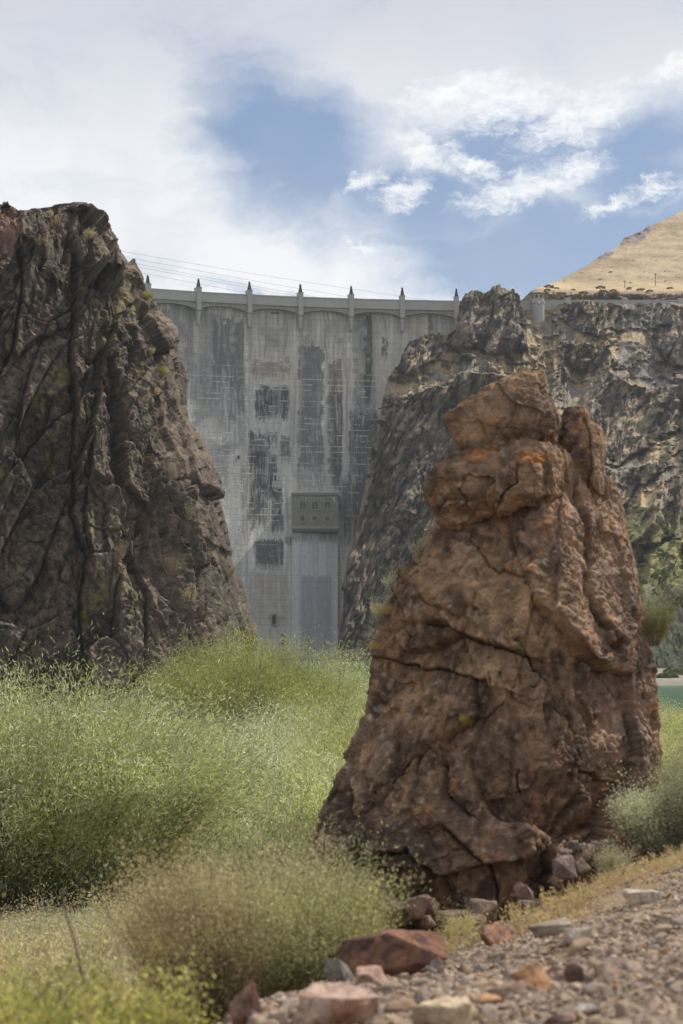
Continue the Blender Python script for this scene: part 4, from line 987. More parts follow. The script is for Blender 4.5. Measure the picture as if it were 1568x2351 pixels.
def build_pinnacle():
    b = gpt(1130, PD); O = b
    root = empty('rock_pinnacle', O, 'tall rust brown rock pillar with a tilted block on its top, beside green shrubs', 'rock')
    L = [(1036, 1190), (1060, 1160), (1110, 1110), (1160, 1060), (1195, 1014), (1230, 1006), (1270, 975), (1300, 952), (1340, 921), (1372, 892), (1400, 884), (1440, 860), (1500, 848), (1560, 843), (1640, 838), (1680, 820), (1740, 790), (1820, 768), (1880, 738), (1930, 720), (1990, 722), (2040, 732), (2090, 770), (2150, 860), (2230, 900)]
    Rg = [(1036, 1300), (1050, 1335), (1080, 1360), (1110, 1388), (1170, 1422), (1230, 1442), (1330, 1466), (1430, 1491), (1500, 1506), (1560, 1511), (1640, 1516), (1720, 1529), (1790, 1526), (1860, 1512), (1920, 1500), (1960, 1492), (2040, 1470), (2150, 1440), (2230, 1400)]
    ys = sorted(set([a for a, _ in L] + [a for a, _ in Rg]))
    rows = [(y, np.interp(y, *zip(*L)), np.interp(y, *zip(*Rg))) for y in ys]
    J = [([(1325, 1050), (1316, 1110), (1338, 1180), (1346, 1300), (1326, 1372), (1366, 1430), (1400, 1500)], .14, 7, .025),
         ([(1290, 1070), (1275, 1150), (1262, 1300), (1245, 1450), (1300, 1640)], .0, 6, .02),
         ([(985, 1432), (1040, 1442), (1090, 1468), (1180, 1492)], .10, 6, .06), ([(1180, 1492), (1240, 1560), (1262, 1610), (1320, 1680), (1335, 1760), (1375, 1850)], .08, 6, -.05),
         ([(850, 1500), (920, 1520), (1000, 1530), (1100, 1560)], .05, 6, .04), ([(905, 1350), (935, 1420), (930, 1500)], .06, 6, .05),
         ([(1000, 1700), (1010, 1800), (1060, 1850)], .06, 6, -.04), ([(1160, 1750), (1165, 1800)], .09, 4, 0), ([(1010, 1880), (1100, 1960), (1140, 2090)], .08, 8, .05),
         ([(880, 1940), (940, 1930), (1000, 1990), (1030, 2050)], .09, 8, .06), ([(1330, 1830), (1290, 1900), (1250, 2000), (1240, 2100)], .12, 10, .05), ([(1080, 1230), (1120, 1300), (1200, 1330)], .03, 5, .02),
         ([(1425, 1160), (1440, 1300), (1450, 1450), (1490, 1600)], .04, 4, .0), ([(1350, 1760), (1440, 1800), (1500, 1790)], .04, 5, .03)]
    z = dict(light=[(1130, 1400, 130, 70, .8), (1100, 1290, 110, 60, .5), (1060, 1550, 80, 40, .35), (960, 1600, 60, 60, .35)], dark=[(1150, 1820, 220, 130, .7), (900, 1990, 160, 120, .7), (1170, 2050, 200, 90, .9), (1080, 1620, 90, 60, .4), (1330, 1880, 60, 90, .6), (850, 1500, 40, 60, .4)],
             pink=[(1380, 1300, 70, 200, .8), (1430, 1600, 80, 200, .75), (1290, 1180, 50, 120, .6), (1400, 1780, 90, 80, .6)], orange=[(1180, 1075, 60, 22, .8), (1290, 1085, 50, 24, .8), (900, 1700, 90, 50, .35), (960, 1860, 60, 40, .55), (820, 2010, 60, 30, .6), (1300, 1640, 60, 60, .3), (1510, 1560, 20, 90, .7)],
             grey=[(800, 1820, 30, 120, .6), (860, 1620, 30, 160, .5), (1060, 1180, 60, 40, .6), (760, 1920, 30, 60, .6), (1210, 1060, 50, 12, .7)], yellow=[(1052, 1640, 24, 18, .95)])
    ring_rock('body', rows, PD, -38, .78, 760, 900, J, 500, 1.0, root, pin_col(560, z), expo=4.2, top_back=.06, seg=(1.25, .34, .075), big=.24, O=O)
    z2 = dict(orange=[(1100, 1040, 110, 24, .8), (990, 1085, 40, 30, .5), (1220, 1060, 90, 20, .8)], grey=[(1060, 1190, 60, 20, .7)], dark=[(1120, 1160, 60, 20, .5), (1000, 1170, 30, 20, .5)], light=[(1000, 1120, 60, 40, .25)])
    ring_rock('ledge_block', [(1012, 1100, 1240), (1024, 1060, 1285), (1044, 1040, 1305), (1062, 1002, 1318), (1082, 980, 1322), (1098, 970, 1322), (1138, 972, 1318), (1158, 984, 1290), (1180, 998, 1200), (1200, 1010, 1120), (1214, 1026, 1060)], PD - .12, -22, .72, 260, 620,
              [([(1175, 1075), (1170, 1120), (1140, 1170)], .05, 5, .03), ([(1050, 1130), (1080, 1170)], .05, 5, .02)], 600, .8, root, pin_col(660, z2), expo=9, seg=(.8, .25, .06), big=.05, O=O)
    z3 = dict(orange=[(1060, 935, 60, 26, .7), (1130, 895, 60, 16, .6), (1262, 930, 16, 60, .45), (1120, 1030, 70, 14, .6)], dark=[(1200, 1010, 60, 30, .6), (1215, 920, 40, 40, .35)], light=[(1090, 990, 60, 40, .35), (1150, 960, 70, 30, .3)], pink=[(1240, 950, 14, 50, .4)])
    ring_rock('cap_block', [(851, 1212, 1236), (860, 1178, 1246), (878, 1136, 1256), (912, 1078, 1274), (938, 1037, 1287), (964, 1020, 1292), (1000, 1030, 1284), (1028, 1042, 1272), (1046, 1050, 1262), (1058, 1100, 1235)], PD - .1, -16, .6, 230, 620,
              [([(1236, 850), (1244, 930), (1240, 1050)], .0, 6, .04), ([(1020, 965), (1100, 975), (1180, 1000)], .012, 4, .01)], 700, .62, root, pin_col(760, z3), expo=9, seg=(1.1, .30, .06), O=O, big=.035)
    z4 = dict(orange=[(1310, 985, 25, 30, .5)], dark=[(1320, 1050, 40, 30, .6)], pink=[(1372, 1080, 16, 60, .6), (1320, 935, 20, 10, .9)])
    ring_rock('shoulder_block', [(932, 1302, 1338), (945, 1293, 1350), (966, 1287, 1362), (985, 1280, 1384), (1020, 1275, 1391), (1062, 1275, 1391), (1100, 1292, 1388), (1135, 1318, 1386), (1155, 1345, 1380)], PD + .15, -25, .8, 200, 420,
              [([(1345, 960), (1352, 1040), (1350, 1130)], .04, 4, .02)], 800, .5, root, pin_col(860, z4), expo=4, seg=(.3, .12, .04), O=O)
    ring_rock('side_slab', [(1095, 1385, 1400), (1110, 1372, 1412), (1140, 1360, 1424), (1200, 1352, 1438), (1300, 1352, 1460), (1380, 1370, 1474), (1410, 1390, 1478)], PD + .28, -20, .8, 220, 300, [], 900, .5, root, pin_col(960, dict(pink=[(1400, 1250, 60, 200, .8)])), expo=3, seg=(.3, .12, .04), O=O)
    f = pt(1318, 936, PD + .1)
    return root
PIN = build_pinnacle()

# ------------------------------------------------------------------ loose stones
def hull_stone(rng, n=16, flat=.6, k=0):
    b = bmesh.new()
    p = rng.normal(size=(n, 3)); p /= np.linalg.norm(p, axis=1, keepdims=True); p = p ** 1 * (.8 + .2 * rng.random((n, 1))); p = np.sign(p) * np.abs(p) ** .75
    for v in p * [1, .75, flat]: b.verts.new(v)
    r = bmesh.ops.convex_hull(b, input=b.verts)
    bmesh.ops.delete(b, geom=[g for g in r['geom_interior'] if isinstance(g, bmesh.types.BMVert)], context='VERTS')
    bmesh.ops.triangulate(b, faces=b.faces)
    for _ in range(k): bmesh.ops.subdivide_edges(b, edges=b.edges, cuts=1, use_grid_fill=True); bmesh.ops.triangulate(b, faces=b.faces)
    b.verts.index_update()
    V = np.array([v.co[:] for v in b.verts]); Fc = np.array([[v.index for v in f.verts] for f in b.faces]); b.free()
    return V, Fc
def rotm(a, b, c):
    return np.array(Matrix.Rotation(a, 3, 'Z') @ Matrix.Rotation(b, 3, 'X') @ Matrix.Rotation(c, 3, 'Y'))
STONE_COLS = np.array([[.36, .26, .205], [.27, .22, .195], [.36, .27, .19], [.20, .15, .12], [.44, .36, .28], [.30, .19, .13], [.24, .215, .20], [.42, .30, .19]]); STONE_COLS = STONE_COLS * .6 + np.array([.33, .25, .185]) * .4
def build_stone(label, px, py, w, h, seed, col, flat=.6, tilt=(0, 0), rot=0, group=None, cat='stone', k=4, D=None, depth=.8, col2=None, sink=.25, name='stone', sharp=False):
    """one stone whose picture-like width and height are given at its own place on the ground; py is its foot"""
    rng = np.random.default_rng(seed)
    c = on_ground(px, py) if D is None else pt(px, py, D)
    s = c[1] / F; W = w * s / 2; Hh = h * s / 2
    V, Fc = hull_stone(rng, 14, 1, k)
    V = V / np.abs(V).max(0) * [1, depth, 1]
    V = V @ rotm(rot, tilt[0], tilt[1]).T; V = V / np.abs(V).max(0)
    V = V * [W, W * depth, Hh * (1 + sink)]
    V0 = V + rng.random(3) * 50
    nn = V / (np.linalg.norm(V, axis=1, keepdims=True) + 1e-9)
    q = V0 / max(W, .02)
    d = fbm(q * 2.2, 4, seed) * .05 + fbm(q * 9, 3, seed + 3) * .022
    f1, r1, k1 = facets(q, (2.4, 2.4, 2.4), seed + 7, .5, .5, .2, .08)
    V = V + nn * ((d + .06 * f1) * min(W, Hh * 1.6))[:, None]
    N = fbm(q * 1.6, 4, seed + 9); N2 = fbm(q * 7, 3, seed + 12)
    c2 = np.array(col2 if col2 else np.array(col) * .62)
    C = lerp3(np.array(col) * 1.0, c2, ss(N + .5 * N2, -.05, .45)); C = C * (1 + .22 * N2)[:, None] * (1 - .4 * k1)[:, None]
    c = c + [0, W * depth * .5, Hh * (1 - sink)]
    o = raw_mesh(name, V, Fc, M_stone, colors=np.clip(C, .02, .8), smooth=True); o.location = c
    tag(o, label, cat, group); return o
def build_stones():
    S = build_stone
    S('large rust brown flat boulder with a white stick leaning on its front', 905, 2243, 262, 100, 3, (.21, .115, .075), .5, (.1, .12), .3, None, 'boulder', 5, None, .7, (.10, .06, .05))
    S('dark grey angular stone left of the large rust brown boulder', 792, 2256, 92, 60, 5, (.20, .175, .155), rot=.4, cat='boulder')
    S('big pinkish flat-topped rock at the bottom edge', 775, 2368, 200, 100, 8, (.42, .30, .24), tilt=(.15, .2), cat='boulder', k=5, col2=(.30, .17, .11))
    S('reddish brown block standing at the lower edge of the gravel beside the tan bush', 566, 2362, 84, 100, 11, (.25, .15, .115), tilt=(.1, -.3), cat='boulder')
    S('pale cream boulder cut by the bottom edge of the gravel slope', 1020, 2376, 150, 76, 14, (.52, .42, .29), cat='boulder', col2=(.40, .31, .22))
    S('pink rock just below the large rust brown boulder', 848, 2272, 84, 50, 17, (.42, .28, .22), cat='rock')
    S('rounded grey-brown stone right of the large rust brown boulder', 1000, 2242, 48, 40, 19, (.27, .22, .19), cat='rock')
    S('dark red-brown wedge rock below the foot of the pillar', 1142, 2172, 96, 54, 23, (.22, .13, .10), tilt=(0, -.5), cat='rock', col2=(.36, .20, .13))
    S('long grey slab lying on the crest of the gravel slope', 1272, 2150, 120, 40, 27, (.34, .27, .21), tilt=(.1, -.2), cat='slab', col2=(.24, .20, .165))
    S('smaller pale grey slab just right of the long grey slab', 1335, 2168, 74, 36, 29, (.42, .36, .30), cat='slab', col2=(.30, .25, .20))
    S('long orange-brown tilted slab half buried in the gravel', 1242, 2272, 130, 62, 31, (.42, .24, .13), tilt=(.2, -.7), rot=.5, cat='slab', col2=(.30, .18, .12))
    S('flat pale stone on the crest of the gravel among dry grass', 1476, 2076, 104, 32, 35, (.47, .40, .31), cat='slab', col2=(.33, .27, .24))
    S('dark brown stone in the middle of the gravel slope', 1318, 2262, 48, 52, 37, (.17, .11, .085), cat='rock')
    S('tan stone with a dark underside, right of the dark brown stone', 1392, 2252, 66, 46, 39, (.34, .25, .17), cat='rock', col2=(.16, .12, .10))
    S('brown rounded stone resting against the foot of the rock pillar', 1226, 2112, 84, 46, 41, (.20, .15, .125), D=14.5, cat='rock')
    S('small reddish stone above the brown rounded stone at the pillar foot', 1205, 2062, 50, 36, 43, (.22, .155, .13), D=15.4, cat='rock')
    S('pointed reddish stone at the right foot of the pillar', 1420, 1982, 44, 42, 45, (.30, .18, .14), tilt=(.2, -.6), D=16.4, cat='rock')
    S('mauve stone at the bottom of the heap beside the pillar', 1300, 2010, 60, 44, 47, (.22, .16, .145), D=15.6, cat='rock')
    S('grey-white flat stone near the bottom right corner', 1350, 2336, 60, 26, 51, (.42, .39, .37), cat='rock')
    S('orange stone in the middle of the lower gravel', 1120, 2320, 74, 30, 52, (.45, .26, .15), cat='rock')
    S('pinkish slab at the bottom edge under the orange-brown slab', 1285, 2360, 80, 34, 53, (.36, .25, .22), cat='slab')
    rng = np.random.default_rng(77)
    for i in range(26):                                   # heap at the right foot of the pillar
        px, py = 1285 + rng.random() * 130, 1944 + rng.random() * 60; w = 18 + rng.random() * 22
        S('small pinkish brown stone heaped at the pillar foot', px, py, w, w * (.6 + .3 * rng.random()), 900 + i, tuple(STONE_COLS[rng.integers(0, 4)] * .9), rot=rng.random() * 3, D=16.0 + (2000 - py) * .012, k=2, group='stones heaped at the pillar foot', cat='stone')
    for i in range(22):
        px = 800 + 420 * rng.random(); py = np.interp(px, [800, 1000, 1220], [2085, 2150, 2165]) - 50 * rng.random(); w = 26 + rng.random() ** 2 * 70
        S('dark brown broken block lying against the front foot of the pillar', px, py, w, w * (.45 + .3 * rng.random()), 1900 + i, tuple(np.array([.20, .145, .11]) * (.7 + .6 * rng.random())), rot=rng.random() * 3, tilt=(.3 * rng.random(), .5 * rng.random() - .25), D=16.4 - .35 * rng.random(), k=3, group='blocks at the front foot of the pillar', cat='stone')
    # the hundreds of hand-sized stones nearest on the slope, each its own thing
    protos = []
    tone = ('dusty pink', 'grey-mauve', 'tan', 'dark brown', 'pale beige', 'reddish brown', 'slate grey', 'light orange-tan')
    for i in range(12):
        o = S('hand-sized ' + tone[i % 8] + ' broken stone lying in the slope gravel', 1000, 2300, 20, 12, 300 + i, tuple(STONE_COLS[i % 8]), k=2, group='hand-sized stones on the slope', cat='stone'); protos.append(o)
    n = 0
    while n < 290:
        u, vv = rng.random(), rng.random() ** .8
        px = 520 + u * 1090; py0 = np.interp(px, [520, 700, 860, 1050, 1200, 1400, 1610], [2330, 2270, 2255, 2190, 2165, 2110, 2000]); py = py0 + 6 + vv * (2385 - py0)
        if py < py0: continue
        c = on_ground(px, py); P0 = protos[n % 12]
        o = P0 if n < 12 else P0.copy()
        if n >= 12: COL.objects.link(o)
        w = (.022 + .05 * rng.random() ** 2.2); me = P0.data; ref = 20 * on_ground(1000, 2300)[1] / F / 2
        w *= .9; k = w / ref; o.scale = (k, k * (.8 + .5 * rng.random()), k * (.8 + .5 * rng.random())); o.location = c + [0, 0, w * .02]; o.rotation_euler = ((rng.random() - .5) * .7, (rng.random() - .5) * .7, rng.random() * 6.3)
        n += 1
    # gravel, uncountable
    tm = [hull_stone(rng, 9, .6) for _ in range(14)]
    V = []; Fs = []; C = []; off = 0
    N = 160000
    Dd = 5.0 * (17.5 / 5.0) ** (rng.random(N) ** 1.15); px = np.where(rng.random(N) < .68, 330 + rng.random(N) * 1500, 1830 + rng.random(N) * 1300)
    x = (px - 784) / F * Dd; g = zground(x, Dd)
    keep = fbm(np.stack([x * 1.2, Dd * 1.2, 0 * x], -1), 3, 15) + rng.random(N) > .0
    keep &= px > np.interp(Dd, [5, 8, 11, 13, 17], [300, 500, 720, 900, 1150])
    sz = .005 + .018 * rng.random(N) ** 2.5 + .022 * (rng.random(N) > .95) * rng.random(N)
    ci = rng.integers(0, len(STONE_COLS), N)
    for i in np.nonzero(keep)[0]:
        v, f = tm[i % 14]; m = rotm(rng.random() * 6.3, (rng.random() - .5) * .9, (rng.random() - .5) * .9)
        vv = (v @ m.T) * sz[i] + [x[i], Dd[i], g[i] + sz[i] * .25]
        V.append(vv); Fs.append(f + off); off += len(v); C.append(np.repeat((STONE_COLS[ci[i]] * (.7 + .6 * rng.random()))[None], len(v), 0))
    tag(raw_mesh('gravel', np.concatenate(V), np.concatenate(Fs), M_stone, colors=np.concatenate(C), smooth=False), 'brown and pinkish gravel covering the slope in the foreground', 'gravel', kind='stuff')
    # white stick against the rust boulder
    a, b = on_ground(895, 2232) + [0, -.16, .11], on_ground(1000, 2248) + [0, -.12, .05]; t = np.linspace(0, 1, 14)[:, None]
    ctr = a * (1 - t) + b * t + np.array([0, 0, .012]) * np.sin(t * 3.1); V = []
    for i, p in enumerate(ctr):
        r = .010 * (1 - .55 * t[i, 0]) + .001 * math.sin(i * 2.1)
        for k in range(8): V.append(p + [0, r * math.cos(k * math.pi / 4), r * math.sin(k * math.pi / 4)])
    V = np.array(V); o = raw_mesh('stick', V - a, grid_faces(14, 8, True), mat_plain('bleached_wood', (.6, .56, .5), .8)); o.location = a
    tag(o, 'thin bleached stick leaning on the large rust brown boulder', 'stick')
build_stones()

# ------------------------------------------------------------------ plants
class Plant:
    def __init__(s, seed): s.r = np.random.default_rng(seed); s.V = []; s.F = []; s.C = []; s.n = 0
    def add(s, V, C):
        """V (n,4,3) quads"""
        n = len(V); s.V.append(V.reshape(-1, 3)); s.F.append(np.arange(n * 4).reshape(n, 4) + s.n); s.C.append(np.repeat(C, 4, 0) if len(C) == n else C); s.n += n * 4
    def leaves(s, o, d, L, W, C):
        d = d / (np.linalg.norm(d, axis=1, keepdims=True) + 1e-9)
        sd_ = np.cross(d, s.r.normal(size=d.shape)); sd_ /= np.linalg.norm(sd_, axis=1, keepdims=True) + 1e-9
        L = L[:, None]; W = W[:, None] / 2
        s.add(np.stack([o, o + d * L * .45 + sd_ * W, o + d * L, o + d * L * .45 - sd_ * W], 1), C)
    def stems(s, b, d, L, bend, w, C, seg=4):
        """ribbons; returns a function giving the point and tangent at s in 0..1"""
        f = lambda t: b + d * (L[:, None] * t[:, None]) + bend * (L[:, None] * (t ** 2)[:, None])
        n = len(b); sd_ = np.cross(d, s.r.normal(size=d.shape)); sd_ /= np.linalg.norm(sd_, axis=1, keepdims=True) + 1e-9
        for k in range(seg):
            t0 = np.full(n, k / seg); t1 = np.full(n, (k + 1) / seg); w0 = (w * (1 - .7 * t0))[:, None] / 2; w1 = (w * (1 - .7 * t1))[:, None] / 2
            p0, p1 = f(t0), f(t1); s.add(np.stack([p0 - sd_ * w0, p0 + sd_ * w0, p1 + sd_ * w1, p1 - sd_ * w1], 1), C)
        return f
    def grow(s, base, dirs, L, bend, nleaf, lL, lW, cols, scol, sw=.006, smin=.25, spread=.8, side=.0, cvar=.38, zcol=None):
        n = len(base); dirs = dirs / np.linalg.norm(dirs, axis=1, keepdims=True)
        s.stems(base, dirs, L, bend, np.full(n, sw), np.repeat(np.array(scol)[None], n, 0) * (.8 + .4 * s.r.random((n, 1))))
        i = np.repeat(np.arange(n), nleaf); m = len(i); t = smin + (1 - smin) * s.r.random(m) ** .8
        p = base[i] + dirs[i] * (L[i] * t)[:, None] + bend[i] * (L[i] * t * t)[:, None]
        tan = dirs[i] + 2 * bend[i] * t[:, None]; tan /= np.linalg.norm(tan, axis=1, keepdims=True)
        d = tan + spread * s.r.normal(size=(m, 3)); p = p + side * s.r.normal(size=(m, 3)) * (L[i] * .06)[:, None]
        cols = np.array(cols); sc = cols[s.r.integers(0, len(cols), n)][i] * .75 + cols[s.r.integers(0, len(cols), m)] * .25
        sc = sc * (1 + .45 * np.clip(fbm(p / max(lL * 6, .3), 3, 777), -1, 1))[:, None]
        sc = sc * (1 + cvar * (s.r.random((m, 1)) * 2 - 1))
        s.leaves(p, d, lL * (.6 + .8 * s.r.random(m)), lW * (.7 + .6 * s.r.random(m)), sc)
    def build(s, name, mat, o=(0, 0, 0), parent=None):
        V = np.concatenate(s.V) - np.asarray(o); ob = raw_mesh(name, V, np.concatenate(s.F), mat, parent, np.clip(np.concatenate(s.C), .005, 1), smooth=False)
        if parent is None: ob.location = o
        return ob
def disc(r, n):
    a = r.random(n) * 2 * math.pi; q = np.sqrt(r.random(n)); return np.stack([q * np.cos(a), q * np.sin(a)], 1)

WIL = [(.26, .30, .11), (.34, .38, .16), (.44, .47, .27), (.60, .62, .45), (.33, .36, .12)]
WIL_Y = [(.37, .38, .09), (.45, .44, .11), (.50, .46, .10), (.42, .42, .18)]
def willow_clump(name, c, rx, ry, H, ns, nl, lL, lW, cols, seed, label=None, cat=None, group=None, kind=None, bend=.35, sw=.02, topf=None, smin=.12):
    P = Plant(seed); r = P.r; q = disc(r, ns); x = c[0] + q[:, 0] * rx * .8; y = c[1] + q[:, 1] * ry * .8
    base = np.stack([x, y, zground(x, y) - .1], 1)
    rad = np.linalg.norm(q, axis=1); h = H * (1 - .35 * rad ** 2) * (.78 + .3 * r.random(ns))
    if topf is not None: h = h * topf(q)
    d = np.stack([q[:, 0] * .35, q[:, 1] * .35, np.ones(ns)], 1) + r.normal(size=(ns, 3)) * .10
    b = np.stack([q[:, 0] * bend, q[:, 1] * bend, -.08 * rad], 1) + r.normal(size=(ns, 3)) * .07
    P.grow(base, d, h, b, nl, lL, lW, cols, (.13, .10, .06), sw, smin, .75, side=1.0)
    o = P.build(name, M_leaf, o=(c[0], c[1], c[2])); tag(o, label, cat, group, kind); return o
def build_willows():
    c = gpt(90, 55); c2 = c
    willow_clump('willow_shrub', c, 4.3, 3.2, 6.3, 1200, 160, .17, .030, WIL, 1, 'big silvery green willow shrub leaning over at the left, in front of the dark cliff', 'willow', 'willow shrubs in the canyon floor', bend=.45)
    c = gpt(-230, 58)
    willow_clump('willow_shrub', c, 2.6, 3, 6.2, 420, 130, .17, .030, WIL, 21, 'willow shrub at the very left edge, left of the big silvery one', 'willow', 'willow shrubs in the canyon floor', bend=.35)
    c = gpt(555, 120)
    willow_clump('willow_shrub', c, 4.8, 4, 8.2, 900, 220, .20, .032, WIL[:2] + WIL_Y[:2] + [(.27, .27, .13)], 2, 'round willow shrub standing alone at the foot of the dark cliff, below the dam', 'willow', 'willow shrubs in the canyon floor', bend=.3, sw=.03, topf=lambda q: 1 - .12 * np.abs(q[:, 0]))
    c = gpt(745, 124)
    willow_clump('willow_shrub', c, 3.6, 3.5, 7.0, 460, 220, .20, .032, WIL[1:] , 3, 'pale willow shrub right of the round one, below the dam buttress', 'willow', 'willow shrubs in the canyon floor', bend=.3, sw=.03)
    # the thicket: one continuous mass of willow stems
    P = Plant(5); r = P.r; n = 5200
    D = 60 + 55 * r.random(n) ** .8; px = 300 + 620 * r.random(n); px = np.where(D > 85, -150 + 1100 * r.random(n), px)
    x = (px - 784) / F * D; g = zground(x, D)
    m = .5 + .5 * np.clip(fbm(np.stack([x * .30, D * .14, 0 * x], -1), 3, 55) * 2.4, -1, 1)
    h = (3.5 + .018 * (D - 60)) * (.58 + .60 * m) * (.75 + .35 * r.random(n))
    kp = fbm(np.stack([x * .5, D * .2, 0 * x], -1), 3, 57) + .55 * r.random(n) > -.12; D, px, x, g, m, h = D[kp], px[kp], x[kp], g[kp], m[kp], h[kp]; n = len(D)
    base = np.stack([x, D, g - .1], 1); d = np.stack([.10 * r.normal(size=n) + .12 * m, -.12 + .12 * r.normal(size=n), np.ones(n)], 1); b = np.stack([.12 * r.normal(size=n), -.12 + .1 * r.normal(size=n), -.05 * np.ones(n)], 1)
    right = px > 640
    for mask, cols in ((~right & (m < .45), WIL[:4]), (~right & (m >= .45), WIL[1:4] + WIL[3:4]), (right & (m < .5), WIL_Y + WIL[:1]), (right & (m >= .5), WIL[1:4] + WIL_Y[:1])):
        P.grow(base[mask], d[mask], h[mask], b[mask], 100, .18, .032, cols, (.14, .13, .05), .016, .22, .7, side=1.4)
    tag(P.build('willow_thicket', M_leaf, o=tuple(gpt(600, 80))), 'dense green willow thicket filling the canyon floor between cliff and rock pillar', 'willow thicket', kind='stuff')
    # right side beyond the pillar
    P = Plant(6); r = P.r; n = 5600; D = 48 + 105 * r.random(n); px = np.where(r.random(n) < .46, 1440 + 330 * r.random(n), 900 + 1500 * r.random(n)); x = (px - 784) / F * D; g = zground(x, D)
    base = np.stack([x, D, g - .1], 1); h = 2.4 * (.7 + .5 * r.random(n)) * (1 + .3 * fbm(np.stack([x * .3, D * .2, 0 * x], -1), 2, 8))
    d = np.stack([.15 * r.normal(size=n), .12 * r.normal(size=n), np.ones(n)], 1); b = .12 * r.normal(size=(n, 3)); b[:, 2] = -.06
    P.grow(base, d, h, b, 90, .16, .03, WIL[1:4] + WIL_Y[:3], (.17, .14, .07), .014, .2, .7, side=1.3)
    tag(P.build('scrub_thicket', M_leaf, o=tuple(gpt(1560, 70))), 'yellow-green scrub thicket behind the pillar at the right edge, before the river', 'scrub', kind='stuff')
build_willows()

def sage_bush(name, c, rx, H, ns, nl, lL, lW, cols, seed, label, cat='sagebrush', group=None, mat=None, sw=.003, smin=.35, spread=.9, side=1., scol=(.20, .15, .10), tiltup=.9, fl=None, bend=.15, br=.25):
    P = Plant(seed); r = P.r; q = disc(r, ns)
    base = np.stack([c[0] + q[:, 0] * rx * br, c[1] + q[:, 1] * rx * br, c[2] - .02 + 0 * q[:, 0]], 1)
    d = np.stack([q[:, 0] * tiltup * rx / H * 1.2, q[:, 1] * tiltup * rx / H * 1.2, np.ones(ns)], 1) + r.normal(size=(ns, 3)) * .10
    rad = np.linalg.norm(q, axis=1); h = H * (1.05 - .25 * rad ** 2) * (.65 + .4 * r.random(ns)); d /= np.linalg.norm(d, axis=1, keepdims=True)
    h = h * (.72 + .5 * r.random(ns) ** 1.5); b = r.normal(size=(ns, 3)) * .08; b[:, 2] += bend * rad
    if fl is None: P.grow(base, d, h, b, nl, lL, lW, cols, scol, sw, smin, spread, side)
    else:
        mk = fl(q)
        P.grow(base[mk], d[mk], h[mk], b[mk], nl, lL, lW, cols[0], scol, sw, smin, spread, side); mk = ~mk
        P.grow(base[mk], d[mk], h[mk], b[mk], nl, lL, lW, cols[1], scol, sw, smin, spread, side)
    o = P.build(name, mat or M_sage, o=(c[0], c[1], c[2])); tag(o, label, cat, group); return o
SG = [(.37, .36, .18), (.45, .43, .24), (.50, .46, .28), (.32, .32, .16)]
TAN = [(.55, .43, .27), (.47, .38, .22), (.62, .50, .32), (.42, .37, .20)]
GREY = [(.40, .41, .28), (.49, .49, .35), (.33, .34, .21)]
YG = [(.47, .44, .14), (.54, .49, .17), (.40, .40, .11), (.56, .48, .20)]
